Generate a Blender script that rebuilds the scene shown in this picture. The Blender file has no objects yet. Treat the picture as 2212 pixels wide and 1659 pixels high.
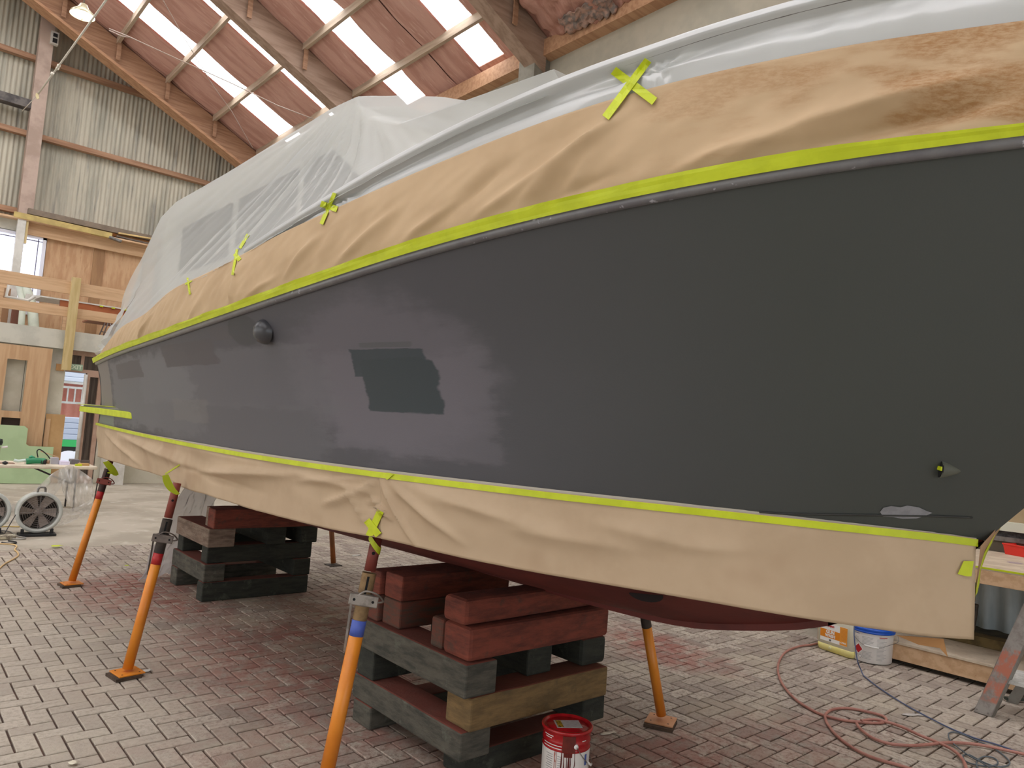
import bpy, math, random
from mathutils import Vector, Matrix, noise
from mathutils.bvhtree import BVHTree
random.seed(7)
SC = bpy.context.scene
COL = SC.collection
PI = math.pi

# ------------------------------------------------------------------ camera
IW, IH = 2212, 1659
CX, CY = IW/2, IH/2
FPX = 1560.33
RX = Vector((0.74521273, 0.1007558, 0.65917088))
RY = Vector((-0.66301968, 0.00647668, 0.74857395)).normalized()
RZ = RX.cross(RY).normalized()
RY = RZ.cross(RX).normalized()
CAM = Vector((0, 0, 1.6))
cam_d = bpy.data.cameras.new('camera')
cam = bpy.data.objects.new('camera', cam_d); COL.objects.link(cam)
cam_d.sensor_fit = 'HORIZONTAL'; cam_d.sensor_width = 36.0
cam_d.lens = 36.0*FPX/IW
cam_d.clip_start = 0.05; cam_d.clip_end = 300
m = Matrix.Identity(4)
for i, row in enumerate((RX, RY, RZ)):
    m[i][0] = row[0]; m[i][1] = -row[1]; m[i][2] = -row[2]; m[i][3] = CAM[i]
cam.matrix_world = m
SC.camera = cam
# ------------------------------------------------------------------ world, lamps, exposure
SC.view_settings.view_transform = 'Standard'
SC.view_settings.look = 'None'
SC.view_settings.gamma = 1.0
SC.view_settings.use_curve_mapping = False
SC.view_settings.exposure = -0.2
W = bpy.data.worlds.new('overcast_sky'); SC.world = W; W.use_nodes = True
bg = W.node_tree.nodes['Background']
bg.inputs[0].default_value = (0.86, 0.93, 1.0, 1); bg.inputs[1].default_value = 2.3
def area(name, loc, size, power, target, col=(1, 1, 1)):
    l = bpy.data.lights.new(name, 'AREA'); l.shape = 'RECTANGLE'; l.size, l.size_y = size
    l.energy = power; l.color = col
    o = bpy.data.objects.new(name, l); COL.objects.link(o); o.location = loc
    o.rotation_euler = (Vector(target)-Vector(loc)).to_track_quat('-Z', 'Y').to_euler()
    return o
SKYLIGHT_STRENGTH = 9.0
area('left_fill_light', (-7.95, 7.0, 3.0), (20, 5.0), 520, (0, 7.0, 2.6), (0.95, 0.98, 1.0))  # added fill light in front of the closed left wall, which has no doors

# ------------------------------------------------------------------ pixel helpers (where a thing of the photograph stands in the room)
def ray(px, py):
    c = Vector((px-CX, py-CY, FPX))
    return Vector((RX.dot(c), RY.dot(c), RZ.dot(c)))
def atx(px, py, x): d = ray(px, py); return CAM+d*(x/d.x)
def aty(px, py, y): d = ray(px, py); return CAM+d*(y/d.y)
def atz(px, py, z=0.0): d = ray(px, py); return CAM+d*((z-1.6)/d.z)
def hit(bvh, px, py, lift=0.0):
    d = ray(px, py).normalized()
    p, n, i, t = bvh.ray_cast(CAM, d)
    if p is None: return None
    return p-d*lift

# ------------------------------------------------------------------ materials
def lin(c):
    r = []
    for v in c[:3]:
        v = v/255.0
        r.append(v/12.92 if v <= 0.04045 else ((v+0.055)/1.055)**2.4)
    return (r[0], r[1], r[2], 1)
class NT:
    def __init__(s, name):
        s.m = bpy.data.materials.new(name); s.m.use_nodes = True
        s.t = s.m.node_tree; s.N = s.t.nodes; s.L = s.t.links
        s.b = s.N['Principled BSDF']; s.out = s.N['Material Output']
    def n(s, typ, **kw):
        o = s.N.new(typ)
        for k, v in kw.items():
            if k.startswith('i_'): o.inputs[int(k[2:])].default_value = v
            else: setattr(o, k, v)
        return o
    def l(s, a, b): s.L.new(a, b)
    def math(s, op, a, b=None, clamp=False):
        o = s.N.new('ShaderNodeMath'); o.operation = op; o.use_clamp = clamp
        for i, v in enumerate((a, b)):
            if v is None: continue
            if isinstance(v, (int, float)): o.inputs[i].default_value = v
            else: s.l(v, o.inputs[i])
        return o.outputs[0]
    def mix(s, f, a, b, blend='MIX'):
        o = s.N.new('ShaderNodeMix'); o.data_type = 'RGBA'; o.blend_type = blend
        for i, v in ((0, f), (6, a), (7, b)):
            if isinstance(v, (int, float)): o.inputs[i].default_value = v
            elif isinstance(v, tuple): o.inputs[i].default_value = v
            else: s.l(v, o.inputs[i])
        return o.outputs[2]
    def ramp(s, f, a, b):
        o = s.N.new('ShaderNodeMapRange'); o.interpolation_type = 'SMOOTHSTEP'
        s.l(f, o.inputs[0]); o.inputs[1].default_value = a; o.inputs[2].default_value = b
        return o.outputs[0]
    def noise(s, vec, scale, detail=4, rough=0.55, dist=0.0):
        o = s.N.new('ShaderNodeTexNoise'); o.inputs['Scale'].default_value = scale
        o.inputs['Detail'].default_value = detail; o.inputs['Roughness'].default_value = rough
        o.inputs['Distortion'].default_value = dist
        if vec is not None: s.l(vec, o.inputs['Vector'])
        return o.outputs['Fac']
    def pos(s, scale=(1, 1, 1), world=True):
        if world: v = s.N.new('ShaderNodeNewGeometry').outputs['Position']
        else: v = s.N.new('ShaderNodeTexCoord').outputs['Object']
        mp = s.N.new('ShaderNodeMapping'); mp.inputs['Scale'].default_value = scale
        s.l(v, mp.inputs['Vector']); return mp.outputs[0]
    def bump(s, h, dist=0.002, strength=0.6):
        o = s.N.new('ShaderNodeBump'); o.inputs['Distance'].default_value = dist
        o.inputs['Strength'].default_value = strength
        s.l(h, o.inputs['Height']); s.l(o.outputs[0], s.b.inputs['Normal'])
MATS = {}
def mat(name, c1, c2=None, scale=6, stretch=(1, 1, 1), rough=0.6, metal=0.0, lo=0.4, hi=0.62, bump=0.0, bscale=None, c3=None, s3=25, lo3=0.62, hi3=0.7, spec=0.5, coat=0, rnd=0.0, world=True, alpha=1.0):
    if name in MATS: return MATS[name]
    t = NT(name); b = t.b
    b.inputs['Roughness'].default_value = rough; b.inputs['Metallic'].default_value = metal
    b.inputs['Specular IOR Level'].default_value = spec
    if coat: b.inputs['Coat Weight'].default_value = coat
    col = lin(c1)
    p = t.pos(stretch, world)
    if c2:
        f = t.ramp(t.noise(p, scale, 5, 0.6), lo, hi)
        col = t.mix(f, lin(c1), lin(c2))
    if c3:
        f = t.ramp(t.noise(p, s3, 3, 0.6), lo3, hi3)
        col = t.mix(f, col, lin(c3))
    if rnd:
        oi = t.N.new('ShaderNodeObjectInfo').outputs['Random']
        hs = t.N.new('ShaderNodeHueSaturation')
        v = t.math('ADD', t.math('MULTIPLY', oi, rnd), 1-rnd/2)
        t.l(v, hs.inputs['Value'])
        if isinstance(col, tuple): hs.inputs['Color'].default_value = col
        else: t.l(col, hs.inputs['Color'])
        col = hs.outputs[0]
    if isinstance(col, tuple): b.inputs['Base Color'].default_value = col
    else: t.l(col, b.inputs['Base Color'])
    if bump: t.bump(t.noise(p, bscale or scale*4, 4, 0.6), bump)
    if alpha < 1: b.inputs['Alpha'].default_value = alpha
    MATS[name] = t.m
    return t.m
def emis(name, c, strength):
    t = NT(name); t.b.inputs['Base Color'].default_value = lin(c)
    t.b.inputs['Emission Color'].default_value = lin(c); t.b.inputs['Emission Strength'].default_value = strength
    MATS[name] = t.m; return t.m
def film(name, c, transp, rough=0.25, trans=0.45):
    t = NT(name)
    d = t.n('ShaderNodeBsdfDiffuse'); d.inputs[0].default_value = lin(c)
    r = t.n('ShaderNodeBsdfTranslucent'); r.inputs[0].default_value = lin(c)
    g = t.n('ShaderNodeBsdfGlossy'); g.inputs['Roughness'].default_value = rough; g.inputs[0].default_value = (0.8, 0.8, 0.8, 1)
    x = t.n('ShaderNodeBsdfTransparent')
    m1 = t.n('ShaderNodeMixShader'); m1.inputs[0].default_value = trans; t.l(d.outputs[0], m1.inputs[1]); t.l(r.outputs[0], m1.inputs[2])
    lw = t.n('ShaderNodeLayerWeight'); lw.inputs[0].default_value = 0.35
    f = t.math('MULTIPLY', lw.outputs['Fresnel'], 0.22)
    m2 = t.n('ShaderNodeMixShader'); t.l(f, m2.inputs[0]); t.l(m1.outputs[0], m2.inputs[1]); t.l(g.outputs[0], m2.inputs[2])
    m3 = t.n('ShaderNodeMixShader'); m3.inputs[0].default_value = transp; t.l(m2.outputs[0], m3.inputs[1]); t.l(x.outputs[0], m3.inputs[2])
    t.l(m3.outputs[0], t.out.inputs[0]); MATS[name] = t.m
    return t.m

# ------------------------------------------------------------------ mesh builder
class MB:
    def __init__(s): s.v = []; s.f = []; s.mi = []; s.cur = 0; s.sm = []; s.smooth = False
    def add(s, vs, fs, smooth=None):
        k = len(s.v); s.v += [Vector(p) for p in vs]
        for f in fs:
            s.f.append([i+k for i in f]); s.mi.append(s.cur); s.sm.append(s.smooth if smooth is None else smooth)
        return s
    def box(s, x0, x1, y0, y1, z0, z1):
        v = [(x, y, z) for z in (z0, z1) for y in (y0, y1) for x in (x0, x1)]
        return s.add(v, [(0, 2, 3, 1), (4, 5, 7, 6), (0, 1, 5, 4), (2, 6, 7, 3), (0, 4, 6, 2), (1, 3, 7, 5)])
    def bar(s, a, b, w, h, up=(0, 0, 1)):
        a = Vector(a); b = Vector(b); d = (b-a).normalized(); u = Vector(up)
        sd = d.cross(u)
        if sd.length < 1e-4: sd = d.cross(Vector((1, 0, 0)))
        sd.normalize(); u = sd.cross(d).normalized()
        v = []
        for p in (a, b):
            for i, j in ((-1, -1), (1, -1), (1, 1), (-1, 1)): v.append(p+sd*(w/2*i)+u*(h/2*j))
        return s.add(v, [(0, 1, 2, 3), (7, 6, 5, 4), (0, 4, 5, 1), (1, 5, 6, 2), (2, 6, 7, 3), (3, 7, 4, 0)])
    def tube(s, pts, r, n=8, cap=True, radii=None):
        pts = [Vector(p) for p in pts]; k = len(s.v); N = len(pts)
        prev = None
        vs = []
        for i, p in enumerate(pts):
            d = (pts[min(i+1, N-1)]-pts[max(i-1, 0)])
            if d.length < 1e-9: d = Vector((0, 0, 1))
            d.normalize()
            if prev is None:
                u = d.orthogonal().normalized()
            else:
                u = prev-d*prev.dot(d)
                u = u.normalized() if u.length > 1e-6 else d.orthogonal().normalized()
            prev = u; w = d.cross(u); rr = radii[i] if radii else r
            for j in range(n):
                a = 2*PI*j/n; vs.append(p+u*(math.cos(a)*rr)+w*(math.sin(a)*rr))
        fs = [(i*n+j, i*n+(j+1) % n, (i+1)*n+(j+1) % n, (i+1)*n+j) for i in range(N-1) for j in range(n)]
        s.add(vs, fs, True)
        if cap: s.add([], []); s.f += [[k+j for j in range(n)][::-1], [k+(N-1)*n+j for j in range(n)]]; s.mi += [s.cur]*2; s.sm += [False]*2
        return s
    def lathe(s, prof, c, n=24, axis=(0, 0, 1), smooth=True):
        ax = Vector(axis).normalized(); u = ax.orthogonal().normalized(); w = ax.cross(u); c = Vector(c)
        vs = []
        for r, h in prof:
            for j in range(n):
                a = 2*PI*j/n; vs.append(c+ax*h+u*(math.cos(a)*r)+w*(math.sin(a)*r))
        fs = [(i*n+j, i*n+(j+1) % n, (i+1)*n+(j+1) % n, (i+1)*n+j) for i in range(len(prof)-1) for j in range(n)]
        return s.add(vs, fs, smooth)
    def grid(s, nu, nv, fn, smooth=True):
        vs = [fn(i/nu, j/nv) for i in range(nu+1) for j in range(nv+1)]
        fs = [(i*(nv+1)+j, (i+1)*(nv+1)+j, (i+1)*(nv+1)+j+1, i*(nv+1)+j+1) for i in range(nu) for j in range(nv)]
        return s.add(vs, fs, smooth)
    def prism(s, poly, ext):
        ext = Vector(ext); n = len(poly); p = [Vector(q) for q in poly]
        return s.add(p+[q+ext for q in p], [tuple(range(n)), tuple(range(2*n-1, n-1, -1))]+[(i, i+n, (i+1) % n+n, (i+1) % n) for i in range(n)])
    def build(s, name, mats, parent=None, bevel=0, solid=0, label=None, cat=None, group=None, kind=None):
        off = parent_loc(parent)
        me = bpy.data.meshes.new(name)
        me.from_pydata([tuple(p-off) for p in s.v], [], s.f)
        if not isinstance(mats, (list, tuple)): mats = [mats]
        for q in mats: me.materials.append(q)
        me.polygons.foreach_set('material_index', s.mi)
        me.polygons.foreach_set('use_smooth', s.sm)
        me.update()
        o = bpy.data.objects.new(name, me); COL.objects.link(o)
        if parent: o.parent = parent
        if solid:
            md = o.modifiers.new('thickness', 'SOLIDIFY'); md.thickness = solid; md.offset = 0
        if bevel:
            md = o.modifiers.new('bevel', 'BEVEL'); md.width = bevel; md.segments = 2; md.limit_method = 'ANGLE'
        tag(o, label, cat, group, kind)
        return o
def parent_loc(p):
    v = Vector((0, 0, 0))
    while p: v += p.location; p = p.parent
    return v
def tag(o, label=None, cat=None, group=None, kind=None):
    if label: o['label'] = label
    if cat: o['category'] = cat
    if group: o['group'] = group
    if kind: o['kind'] = kind
    return o
def empty(name, loc, label=None, cat=None, group=None, kind=None, parent=None):
    o = bpy.data.objects.new(name, None); COL.objects.link(o); o.location = Vector(loc)-parent_loc(parent)
    o.empty_display_size = 0.1
    if parent: o.parent = parent
    return tag(o, label, cat, group, kind)
def copy_tree(o, parent=None):
    c = o.copy(); COL.objects.link(c); c.parent = parent
    for ch in list(o.children): copy_tree(ch, c)
    return c
def text_mesh(name, txt, size, origin, right, up, m, parent, depth=0.0006, lift=0.001, bold=0.0):
    cu = bpy.data.curves.new(name, 'FONT'); cu.body = txt; cu.size = size; cu.extrude = depth; cu.align_x = 'CENTER'; cu.align_y = 'CENTER'
    cu.offset = bold
    to = bpy.data.objects.new(name, cu); COL.objects.link(to)
    bpy.context.view_layer.update()
    me = bpy.data.meshes.new_from_object(to.evaluated_get(bpy.context.evaluated_depsgraph_get()))
    bpy.data.objects.remove(to)
    r = Vector(right).normalized(); u = Vector(up).normalized(); n = r.cross(u).normalized(); u = n.cross(r)
    off = parent_loc(parent); o0 = Vector(origin)
    for v in me.vertices:
        c = v.co; v.co = o0+r*c.x+u*c.y+n*(c.z+lift)-off
    me.materials.clear(); me.materials.append(m)
    o = bpy.data.objects.new(name, me); COL.objects.link(o); o.parent = parent
    return o
def smooth_path(pts, k=6):
    pts = [Vector(p) for p in pts]; out = []
    for i in range(len(pts)-1):
        p0 = pts[max(i-1, 0)]; p1 = pts[i]; p2 = pts[i+1]; p3 = pts[min(i+2, len(pts)-1)]
        for j in range(k):
            t = j/k
            out.append(0.5*((2*p1)+(p2-p0)*t+(2*p0-5*p1+4*p2-p3)*t*t+(3*p1-p0-3*p2+p3)*t*t*t))
    out.append(pts[-1]); return out
def interp(tab, y):
    """monotone piecewise cubic through sorted (y, value) pairs"""
    if y <= tab[0][0]:
        s = (tab[1][1]-tab[0][1])/(tab[1][0]-tab[0][0]); return tab[0][1]+s*(y-tab[0][0])
    if y >= tab[-1][0]:
        s = (tab[-1][1]-tab[-2][1])/(tab[-1][0]-tab[-2][0]); return tab[-1][1]+s*(y-tab[-1][0])
    for i in range(len(tab)-1):
        if tab[i][0] <= y <= tab[i+1][0]: break
    def sl(k):
        if k <= 0: return (tab[1][1]-tab[0][1])/(tab[1][0]-tab[0][0])
        if k >= len(tab)-1: return (tab[-1][1]-tab[-2][1])/(tab[-1][0]-tab[-2][0])
        return (tab[k+1][1]-tab[k-1][1])/(tab[k+1][0]-tab[k-1][0])
    h = tab[i+1][0]-tab[i][0]; t = (y-tab[i][0])/h
    return ((2*t**3-3*t*t+1)*tab[i][1]+(t**3-2*t*t+t)*h*sl(i)+(-2*t**3+3*t*t)*tab[i+1][1]+(t**3-t*t)*h*sl(i+1))
def fnz(x, y, z=0): return noise.noise(Vector((x, y, z)))

# ------------------------------------------------------------------ common materials
M_tape = mat('lime_masking_tape', (196, 208, 28), (184, 196, 20), 9, rough=0.5)
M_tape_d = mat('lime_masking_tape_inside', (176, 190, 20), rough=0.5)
M_paper = mat('brown_masking_paper', (190, 156, 118), (180, 146, 108), 3, rough=0.75, c3=(196, 164, 128), s3=1.3, lo3=0.5, hi3=0.7)
M_paper_oil = None
M_white = mat('white_paint', (215, 212, 205), (200, 196, 188), 5, rough=0.5)
M_steel = mat('galvanised_steel', (140, 138, 134), (110, 106, 102), 12, rough=0.45, metal=0.6)
M_dark = mat('dark_plastic', (30, 30, 32), rough=0.5)
M_black = mat('black_void', (8, 8, 8), rough=0.9)

# ================================================================== SETTING
# roof plane through the undersides of the purlins: z = 11.93 - 0.46 x (ridge over x = 0)
def rz(x): return 11.93-0.46*abs(x)
M_conc = mat('dusty_concrete', (178, 168, 152), (160, 150, 134), 1.3, rough=0.85, bump=0.002, bscale=14, c3=(196, 190, 176), s3=3.5, lo3=0.55, hi3=0.75)
floor = empty('floor', (0, 0, 0), kind='structure')
# floor slab: sand bed under the pavers, concrete beyond
PX0, PX1, PY0, PY1 = -1.6, 6.5, 0.4, 9.4
b = MB()
b.box(-9, PX0, -9, 40, -0.2, -0.003).box(PX0, PX1, PY1, 40, -0.2, -0.003).box(PX1, 12, -9, 40, -0.2, -0.003).box(PX0, PX1, -9, PY0, -0.2, -0.001)
b.build('concrete_slab', M_conc, floor)
M_sand = mat('joint_sand', (86, 64, 52), (64, 48, 40), 10, rough=0.95)
MB().box(PX0, PX1, PY0, PY1, -0.2, -0.012).build('sand_bed', M_sand, floor)
def paver_mat(name, island):
    t = NT(name); t.b.inputs['Roughness'].default_value = 0.82
    p = t.pos()
    if island: r = t.N.new('ShaderNodeNewGeometry').outputs['Random Per Island']
    else: r = t.N.new('ShaderNodeObjectInfo').outputs['Random']
    base = t.mix(r, lin((146, 132, 122)), lin((190, 178, 164)))
    base = t.mix(t.ramp(t.noise(p, 34, 5, 0.7), 0.42, 0.68), base, lin((128, 112, 100)))
    base = t.mix(t.math('MULTIPLY', t.ramp(t.noise(p, 2.2, 3), 0.45, 0.7), 0.5), base, lin((182, 170, 150)))
    # red overspray dust in zones
    sep = t.n('ShaderNodeSeparateXYZ'); g = t.N.new('ShaderNodeNewGeometry'); t.l(g.outputs['Position'], sep.inputs[0])
    nz = t.noise(p, 1.6, 4, 0.6)
    def zone(cx, cy, rx, ry, amt):
        a = t.math('DIVIDE', t.math('SUBTRACT', sep.outputs[0], cx), rx); c = t.math('DIVIDE', t.math('SUBTRACT', sep.outputs[1], cy), ry)
        d = t.math('SQRT', t.math('ADD', t.math('MULTIPLY', a, a), t.math('MULTIPLY', c, c)))
        d = t.math('ADD', d, t.math('MULTIPLY', t.math('SUBTRACT', nz, 0.5), 1.6))
        f = t.n('ShaderNodeMapRange'); f.interpolation_type = 'SMOOTHSTEP'; f.inputs[1].default_value = 1.0; f.inputs[2].default_value = 0.2
        t.l(d, f.inputs[0]); return t.math('MULTIPLY', f.outputs[0], amt)
    fine = t.ramp(t.noise(p, 9, 4, 0.65), 0.3, 0.6)
    for z in ((1.9, 6.9, 0.9, 1.6, 0.75), (2.0, 4.6, 0.9, 1.7, 0.6), (1.35, 3.2, 0.7, 0.9, 0.35), (2.6, 2.6, 1.3, 1.2, 0.55), (4.9, 3.6, 0.5, 0.9, 0.75), (3.2, 5.0, 1.2, 2.5, 0.45), (3.8, 1.9, 1.2, .8, .3)):
        base = t.mix(t.math('MULTIPLY', zone(*z), fine), base, lin((148, 78, 66)))
    dust = zone(0.9, 5.0, 1.3, 4.5, 0.5)
    base = t.mix(dust, base, lin((190, 180, 164)))
    dust = zone(5.9, 1.6, 1.2, 1.2, 0.35)
    base = t.mix(dust, base, lin((176, 164, 150)))
    t.l(base, t.b.inputs['Base Color'])
    t.bump(t.math('ADD', t.noise(p, 22, 5, 0.7), t.math('MULTIPLY', t.noise(p, 90, 3, 0.6), 0.4)), 0.007, 0.9)
    return t.m
M_pav = paver_mat('clay_paver', False); M_pav_s = paver_mat('clay_paver_field', True)
def paver_geo(mb, cx, cy, hx, hy, dz=0.0, tx=0.0, ty=0.0):
    e = 0.0035; g = 0.0050
    hx -= g; hy -= g
    v = []
    for (ax, ay, z) in ((hx, hy, -0.03), (hx, hy, -e), (hx-e, hy-e, 0)):
        for sx, sy in ((-1, -1), (1, -1), (1, 1), (-1, 1)):
            v.append((cx+ax*sx, cy+ay*sy, z+dz+tx*sx*hx+ty*sy*hy))
    f = [(8, 9, 10, 11)]
    for k in (0, 4):
        for i in range(4): j = (i+1) % 4; f.append((k+i, k+j, k+j+4, k+i+4))
    mb.add(v, f)
# herringbone: cell (i, j) class (i + j) mod 4: 0,1 = flat pair along x, 3 over 2 = pair along y
P = 0.1
OX, OY = 0.655, 4.19
cand = []
i0 = int((PX0-OX)/P)-1; i1 = int((PX1-OX)/P)+1; j0 = int((PY0-OY)/P)-1; j1 = int((PY1-OY)/P)+1
def toimg(x, y, z=0):
    d = Vector((x, y, z))-CAM
    zc = RX[2]*d.x+RY[2]*d.y+RZ[2]*d.z
    if zc < 0.1: return None
    xc = RX[0]*d.x+RY[0]*d.y+RZ[0]*d.z; yc = RX[1]*d.x+RY[1]*d.y+RZ[1]*d.z
    return CX+FPX*xc/zc, CY+FPX*yc/zc, zc
for i in range(i0, i1):
    for j in range(j0, j1):
        c = (i+j) % 4
        if c == 0: cx, cy, hx, hy = OX+(i+1)*P, OY+(j+0.5)*P, 0.1, 0.05
        elif c == 2: cx, cy, hx, hy = OX+(i+0.5)*P, OY+(j+1)*P, 0.05, 0.1
        else: continue
        if cx-hx < PX0 or cx-hx > PX1-0.02 or cy-hy < PY0 or cy-hy > PY1-0.02: continue
        q = toimg(cx, cy); size = -1
        if q and -10 < q[0] < IW+10 and 1150 < q[1] < IH+25:
            hid = (2.05 < cx < 3.2 and 2.5 < cy < 3.6) or (q[0] > 760 and q[0] < 1285 and q[1] < 1640)
            if not hid: size = 1/q[2]
        cand.append((size, cx, cy, hx, hy))
cand.sort(reverse=True)
stuff = MB(); protos = {}
for k, (size, cx, cy, hx, hy) in enumerate(cand):
    dz = random.uniform(-0.0025, 0.0); tx = random.uniform(-0.012, 0.012); ty = random.uniform(-0.012, 0.012)
    if k < 298 and size > 0:
        key = (hx > hy, k % 6)
        if key not in protos:
            mb = MB(); paver_geo(mb, 0, 0, hx, hy, 0, tx, ty)
            o = mb.build('paver', M_pav, floor); protos[key] = o.data
        else:
            o = bpy.data.objects.new('paver', protos[key]); COL.objects.link(o); o.parent = floor
        o.location = (cx, cy, dz)
    else: paver_geo(stuff, cx, cy, hx, hy, dz, tx, ty)
stuff.build('paver_field', M_pav_s, floor, kind='stuff')

# --- end wall: corrugated cladding with girts
def corr_mat():
    t = NT('corrugated_cladding'); t.b.inputs['Roughness'].default_value = 0.6
    p = t.pos((1, 1, 0.12)); c = t.mix(t.ramp(t.noise(p, 3.0, 5, 0.65), 0.4, 0.7), lin((196, 190, 172)), lin((158, 156, 142)))
    c = t.mix(t.ramp(t.noise(t.pos((3, 1, 0.3)), 2.2, 4, 0.6), 0.55, 0.75), c, lin((142, 140, 132)))
    t.l(c, t.b.inputs['Base Color']); return t.m
M_corr = corr_mat()
def corrugated(x0, x1, zlo, zhi, y, pitch=0.1, amp=0.014, axis='x'):
    mb = MB(); n = int((x1-x0)/pitch)*8; vs = []; fs = []
    for i in range(n+1):
        x = x0+(x1-x0)*i/n; d = amp*math.sin(2*PI*(x-x0)/pitch)
        for z in (zlo(x), zhi(x)):
            vs.append((x, y+d, z) if axis == 'x' else (y+d, x, z))
    fs = [(2*i, 2*i+2, 2*i+3, 2*i+1) for i in range(n)]
    return mb.add(vs, fs, True)
wall_end = empty('wall_end', (0, 20.5, 3.0), kind='structure')
corrugated(-8.1, 8.1, lambda x: 2.9, lambda x: rz(x)+0.2, 20.5).build('corrugated_sheet', M_corr, wall_end)
M_red_t = mat('reddish_timber', (172, 134, 106), (150, 112, 86), 2.5, stretch=(0.4, 6, 6), rough=0.75)
M_red_t2 = mat('reddish_timber_light', (190, 148, 114), (172, 128, 96), 2.5, stretch=(0.4, 6, 6), rough=0.75)
for z in (9.74, 7.9, 6.03):
    MB().box(-8, min(8.0, (11.93-z)/0.46), 20.3, 20.46, z-0.06, z+0.06).build('girt', M_red_t, wall_end)
M_pinkcol = mat('dusty_pink_column', (184, 162, 148), (164, 142, 128), 2, rough=0.7)
MB().box(2.1, 2.38, 20.0, 20.3, 5.72, rz(2.3)).build('column', M_pinkcol, wall_end, label='dusty pink steel column')
MB().box(1.0, 2.12, 20.05, 20.3, 8.42, 8.62).build('tie_beam', mat('dark_steel_beam', (70, 66, 66), (110, 104, 100), 4, rough=0.7), wall_end, label='dark grey steel beam end')
e = MB(); e.box(2.3, 2.46, 19.9, 20.02, 10.05, 10.35); e.build('socket_box', M_white, wall_end)
e = MB(); e.box(2.34, 2.43, 19.88, 19.9, 10.08, 10.18); e.box(2.34, 2.43, 19.88, 19.9, 10.22, 10.3); e.build('socket_face', M_dark, wall_end)

# --- right wall: eave beam, columns, grey lining
M_lining = mat('grey_wall_lining', (178, 170, 152), (164, 158, 142), 1.2, rough=0.8)
wall_right = empty('wall_right', (8.1, 6, 0), kind='structure')
MB().box(8.1, 8.25, -8, 20.5, 0, 8.3).build('lining', M_lining, wall_right)
MB().box(7.88, 8.1, -8, 20.5, 8.03, 8.32).build('eave_beam', M_red_t2, wall_right)
M_col = mat('grey_concrete_column', (146, 142, 130), (124, 120, 110), 2, rough=0.8)
for y in (3.6, 8.85, 14.05):
    MB().box(7.74, 8.1, y-0.05, y+0.35, 0, 8.3).build('column', M_col, wall_right, bevel=0.01)
mb = MB(); mb.prism([(7.75, 8.8, 7.95), (7.75, 8.8, 8.42), (7.25, 8.8, 8.62), (7.2, 8.8, 8.5)], (0, 0.05, 0)); mb.build('gusset_plate', M_col, wall_right)
corr_low = corrugated(-2.5, 8, lambda y: 0.2, lambda y: 0.86, 7.25, 0.16, 0.03, axis='y')
corr_low.build('low_corrugated_sheet', mat('white_corrugated', (196, 206, 208), (170, 180, 182), 3, stretch=(1, 1, .3), rough=0.5, c3=(140, 146, 130), s3=5, lo3=0.58, hi3=0.75), wall_right)
MB().box(7.0, 7.35, -2.5, 8, 0.08, 0.26).build('kerb', mat('mossy_kerb', (84, 78, 60), (60, 56, 44), 8, rough=0.95), wall_right)

# --- left wall (out of frame, closes the room)
MB().box(-8.3, -8.1, -8, 20.5, 0, 8.3).build('wall_left', M_lining, kind='structure')

# --- back wall behind the camera, with its open roller door
wbk = empty('wall_back', (0, -8, 0), kind='structure')
for x0_, x1_, z0_, z1_ in ((-8.1, -4.2, 0, 12), (4.2, 8.1, 0, 12), (-4.2, 4.2, 4.8, 12)):
    MB().box(x0_, x1_, -8.2, -8.0, z0_, z1_).build('wall_section', M_lining, wbk)
# --- roof
M_ins = mat('pink_insulation', (206, 162, 148), (188, 142, 128), 1.6, stretch=(0.35, 3, 1), rough=0.95, bump=0.012, bscale=14, c3=(214, 176, 162), s3=6, lo3=0.55, hi3=0.75)
M_ins2 = mat('pink_insulation_darker', (192, 146, 130), (172, 124, 108), 2.2, stretch=(0.35, 3, 1), rough=0.95, bump=0.015, bscale=16)
def sky_mat():
    t = NT('translucent_skylight')
    p = t.n('ShaderNodeNewGeometry'); s = t.n('ShaderNodeSeparateXYZ'); t.l(p.outputs['Position'], s.inputs[0])
    w = t.math('SINE', t.math('MULTIPLY', s.outputs[1], 2*PI/0.075))
    n_ = t.ramp(t.noise(t.pos((1.6, 9, 1)), 2.2, 4, 0.7), 0.46, 0.56)
    dark = t.math('MULTIPLY', t.ramp(w, 0.72, 0.92), t.math('MULTIPLY', n_, 0.97))
    st = t.math('MULTIPLY', t.math('SUBTRACT', 1.0, dark), SKYLIGHT_STRENGTH)
    t.b.inputs['Base Color'].default_value = (0.8, 0.8, 0.8, 1)
    t.b.inputs['Emission Color'].default_value = (0.93, 0.96, 1.0, 1)
    t.l(st, t.b.inputs['Emission Strength']); return t.m
M_sky = sky_mat()
ceiling = empty('ceiling', (0, 6, 11), kind='structure')
OFF = 0.16
def slope(mb, y0, y1, x0, x1, off, th, nx=1, jitter=0.0, side=1):
    n = nx
    for i in range(n):
        xa = x0+(x1-x0)*i/n; xb = x0+(x1-x0)*(i+1)/n
        za = rz(xa)+off; zb = rz(xb)+off
        mb.add([(xa*side, y0, za), (xb*side, y0, zb), (xb*side, y1, zb), (xa*side, y1, za), (xa*side, y0, za+th), (xb*side, y0, zb+th), (xb*side, y1, zb+th), (xa*side, y1, za+th)],
               [(0, 1, 2, 3), (4, 7, 6, 5), (0, 4, 5, 1), (3, 2, 6, 7), (0, 3, 7, 4), (1, 5, 6, 2)])
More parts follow.
